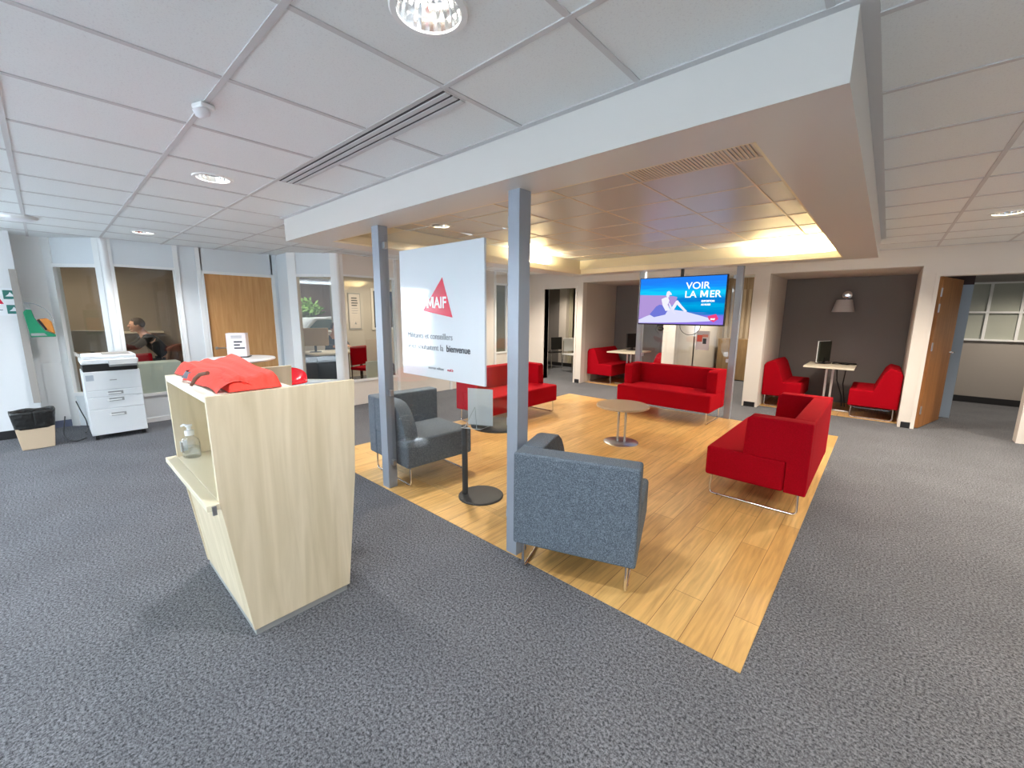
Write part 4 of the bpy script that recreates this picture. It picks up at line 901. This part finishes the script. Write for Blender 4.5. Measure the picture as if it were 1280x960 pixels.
# office lights; first office and yard fittings are added for brightness
def panel_light(label, x, y, sx, sy, power, warm):
    u = thing('ceiling_panel_light', label, 'ceiling light', (x, y, ZC - .005), 0, 'office ceiling panels')
    MB().box(-sx / 2, sx / 2, -sy / 2, sy / 2, -.03, 0).build('frame', FRAMEW, u); MB().box(-sx / 2 + .02, sx / 2 - .02, -sy / 2 + .02, sy / 2 - .02, -.034, -.03).build('diffuser', emis('panel_glow', (255, 244, 220), 5), u)
    l = bpy.data.lights.new('panel_beam', 'AREA'); l.shape = 'RECTANGLE'; l.size = sx; l.size_y = sy; l.energy = power; l.color = (1, .88, .70) if warm else (.95, .97, 1)
    lo = bpy.data.objects.new('panel_beam', l); COL.objects.link(lo); lo.parent = u; lo.location = (0, 0, -.04)
panel_light('lit ceiling panel in the second office', -8.0, 4.95, .5, .9, 24, True)
panel_light('unseen ceiling panel added to light the first office', -9.2, .4, .9, .5, 14, True)
panel_light('ceiling strip added to light the stand-in yard', -10.4, 4.3, .3, 1.2, 16, False)
# stand-in yard: white car and shrub in place of the reflected street
def shrub(label, loc, n, r):
    s_ = thing('shrub', label, 'plant', loc)
    MB().tube([(0, 0, 0), (.02, 0, .7), (0, .03, 1.4)], [.03, .02, .012], 8).build('stem', BROWN, s_)
    rnd = random.Random(3); mb = MB()
    for k in range(n):
        a = rnd.uniform(0, 2 * PI); q = r * rnd.random() ** .5; c0 = Vector((q * math.cos(a), q * 1.5 * math.sin(a), 1.5 + rnd.uniform(-.2, .32) * (1.2 - q / r))); dv = Vector((rnd.uniform(-1, 1), rnd.uniform(-1, 1), rnd.uniform(.1, 1))).normalized() * .14; wv = dv.orthogonal().normalized() * .028
        mb.face((c0, c0 + dv * .5 + wv, c0 + dv, c0 + dv * .5 - wv))
    mb.build('foliage', LEAF, s_)
shrub('green leafy shrub added beyond the white car in place of a street reflection', (-11.15, 4.55, 0), 300, .22)
cr = thing('car', 'white parked car added behind the office window in place of a street reflection', 'car', (-10.2, 4.5, 0), PI / 2)
prof = [(-1.5, .25), (-1.5, .70), (-1.35, .88), (-.75, .95), (-.35, 1.36), (.75, 1.40), (1.25, 1.02), (1.5, .95), (1.55, .25)]
MB().prism(prof, 'y', -.42, .42).build('body', mat('car_white', (226, 230, 232), .25, coat=.6), cr, .05, 3)
MB().prism([(-.66, .98), (-.32, 1.31), (.70, 1.34), (1.08, 1.03)], 'y', -.428, .428).build('side_windows', mat('car_glass', (58, 96, 92), .08), cr)
for x in (-.95, 1.0):
    for y in (-.43, .43): MB(Matrix.Translation((x, y, .29)) @ Matrix.Rotation(PI / 2, 4, 'X')).lathe([(.28, -.07), (.29, -.05), (.29, .05), (.28, .07)], seg=28).build('wheel', BLACK, cr, smooth=True)

# ------------------------------------------------------------------ things in the far rooms
def side_chair(label, loc, rz, m):
    c = thing('side_chair', label, 'chair', loc, rz)
    MB().box(-.22, .22, -.22, .22, .43, .46).build('seat', m, c, .012); MB().box(-.2, .2, .19, .22, .52, .86).build('backrest', m, c, .012)
    for sx in (-1, 1):
        MB().tube([(sx * .19, -.19, .44), (sx * .21, -.24, 0)], .010, 8).build('leg', CHROME, c); MB().tube([(sx * .19, .2, .80), (sx * .19, .2, .44), (sx * .21, .25, 0)], .010, 8).build('leg', CHROME, c)
    return c
side_chair('dark chair in the room through the left doorway', (-6.9, 9.35, 0), math.radians(-100), BLACK)
side_chair('white chair in the room through the left doorway', (-6.02, 9.15, 0), math.radians(70), FRAMEW)
o = thing('low_sideboard', 'brown low cabinet in the passage behind the television glass', 'cabinet', (-2.60, 10.7, 0))
MB().box(-.30, .55, -.2, .2, .02, .95).build('carcass', wood_mat('walnut', (122, 98, 66), (146, 120, 84), (6, 6, .6)), o, .004); MB().box(.10, .115, -.205, -.20, .05, .93).build('door_gap', BLACK, o); MB().box(-.29, .54, -.19, .19, 0, .02).build('plinth', BLACK, o)
pp = thing('taped_poster', 'small red and white poster on the glass below the television', 'poster', (-2.02, 6.503, 0))
MB().box(-.09, .10, -.0012, 0, .98, 1.26).build('sheet', PAPER, pp); MB().box(-.075, .0, -.002, -.0013, 1.10, 1.20).build('red_block', mat('poster_red', (222, 92, 74), .5), pp); MB().box(.01, .06, -.002, -.0013, 1.07, 1.15).build('dark_block', INK, pp); MB().box(.0, .08, -.002, -.0013, 1.17, 1.21).build('pink_block', mat('poster_pink', (226, 158, 140), .5), pp)
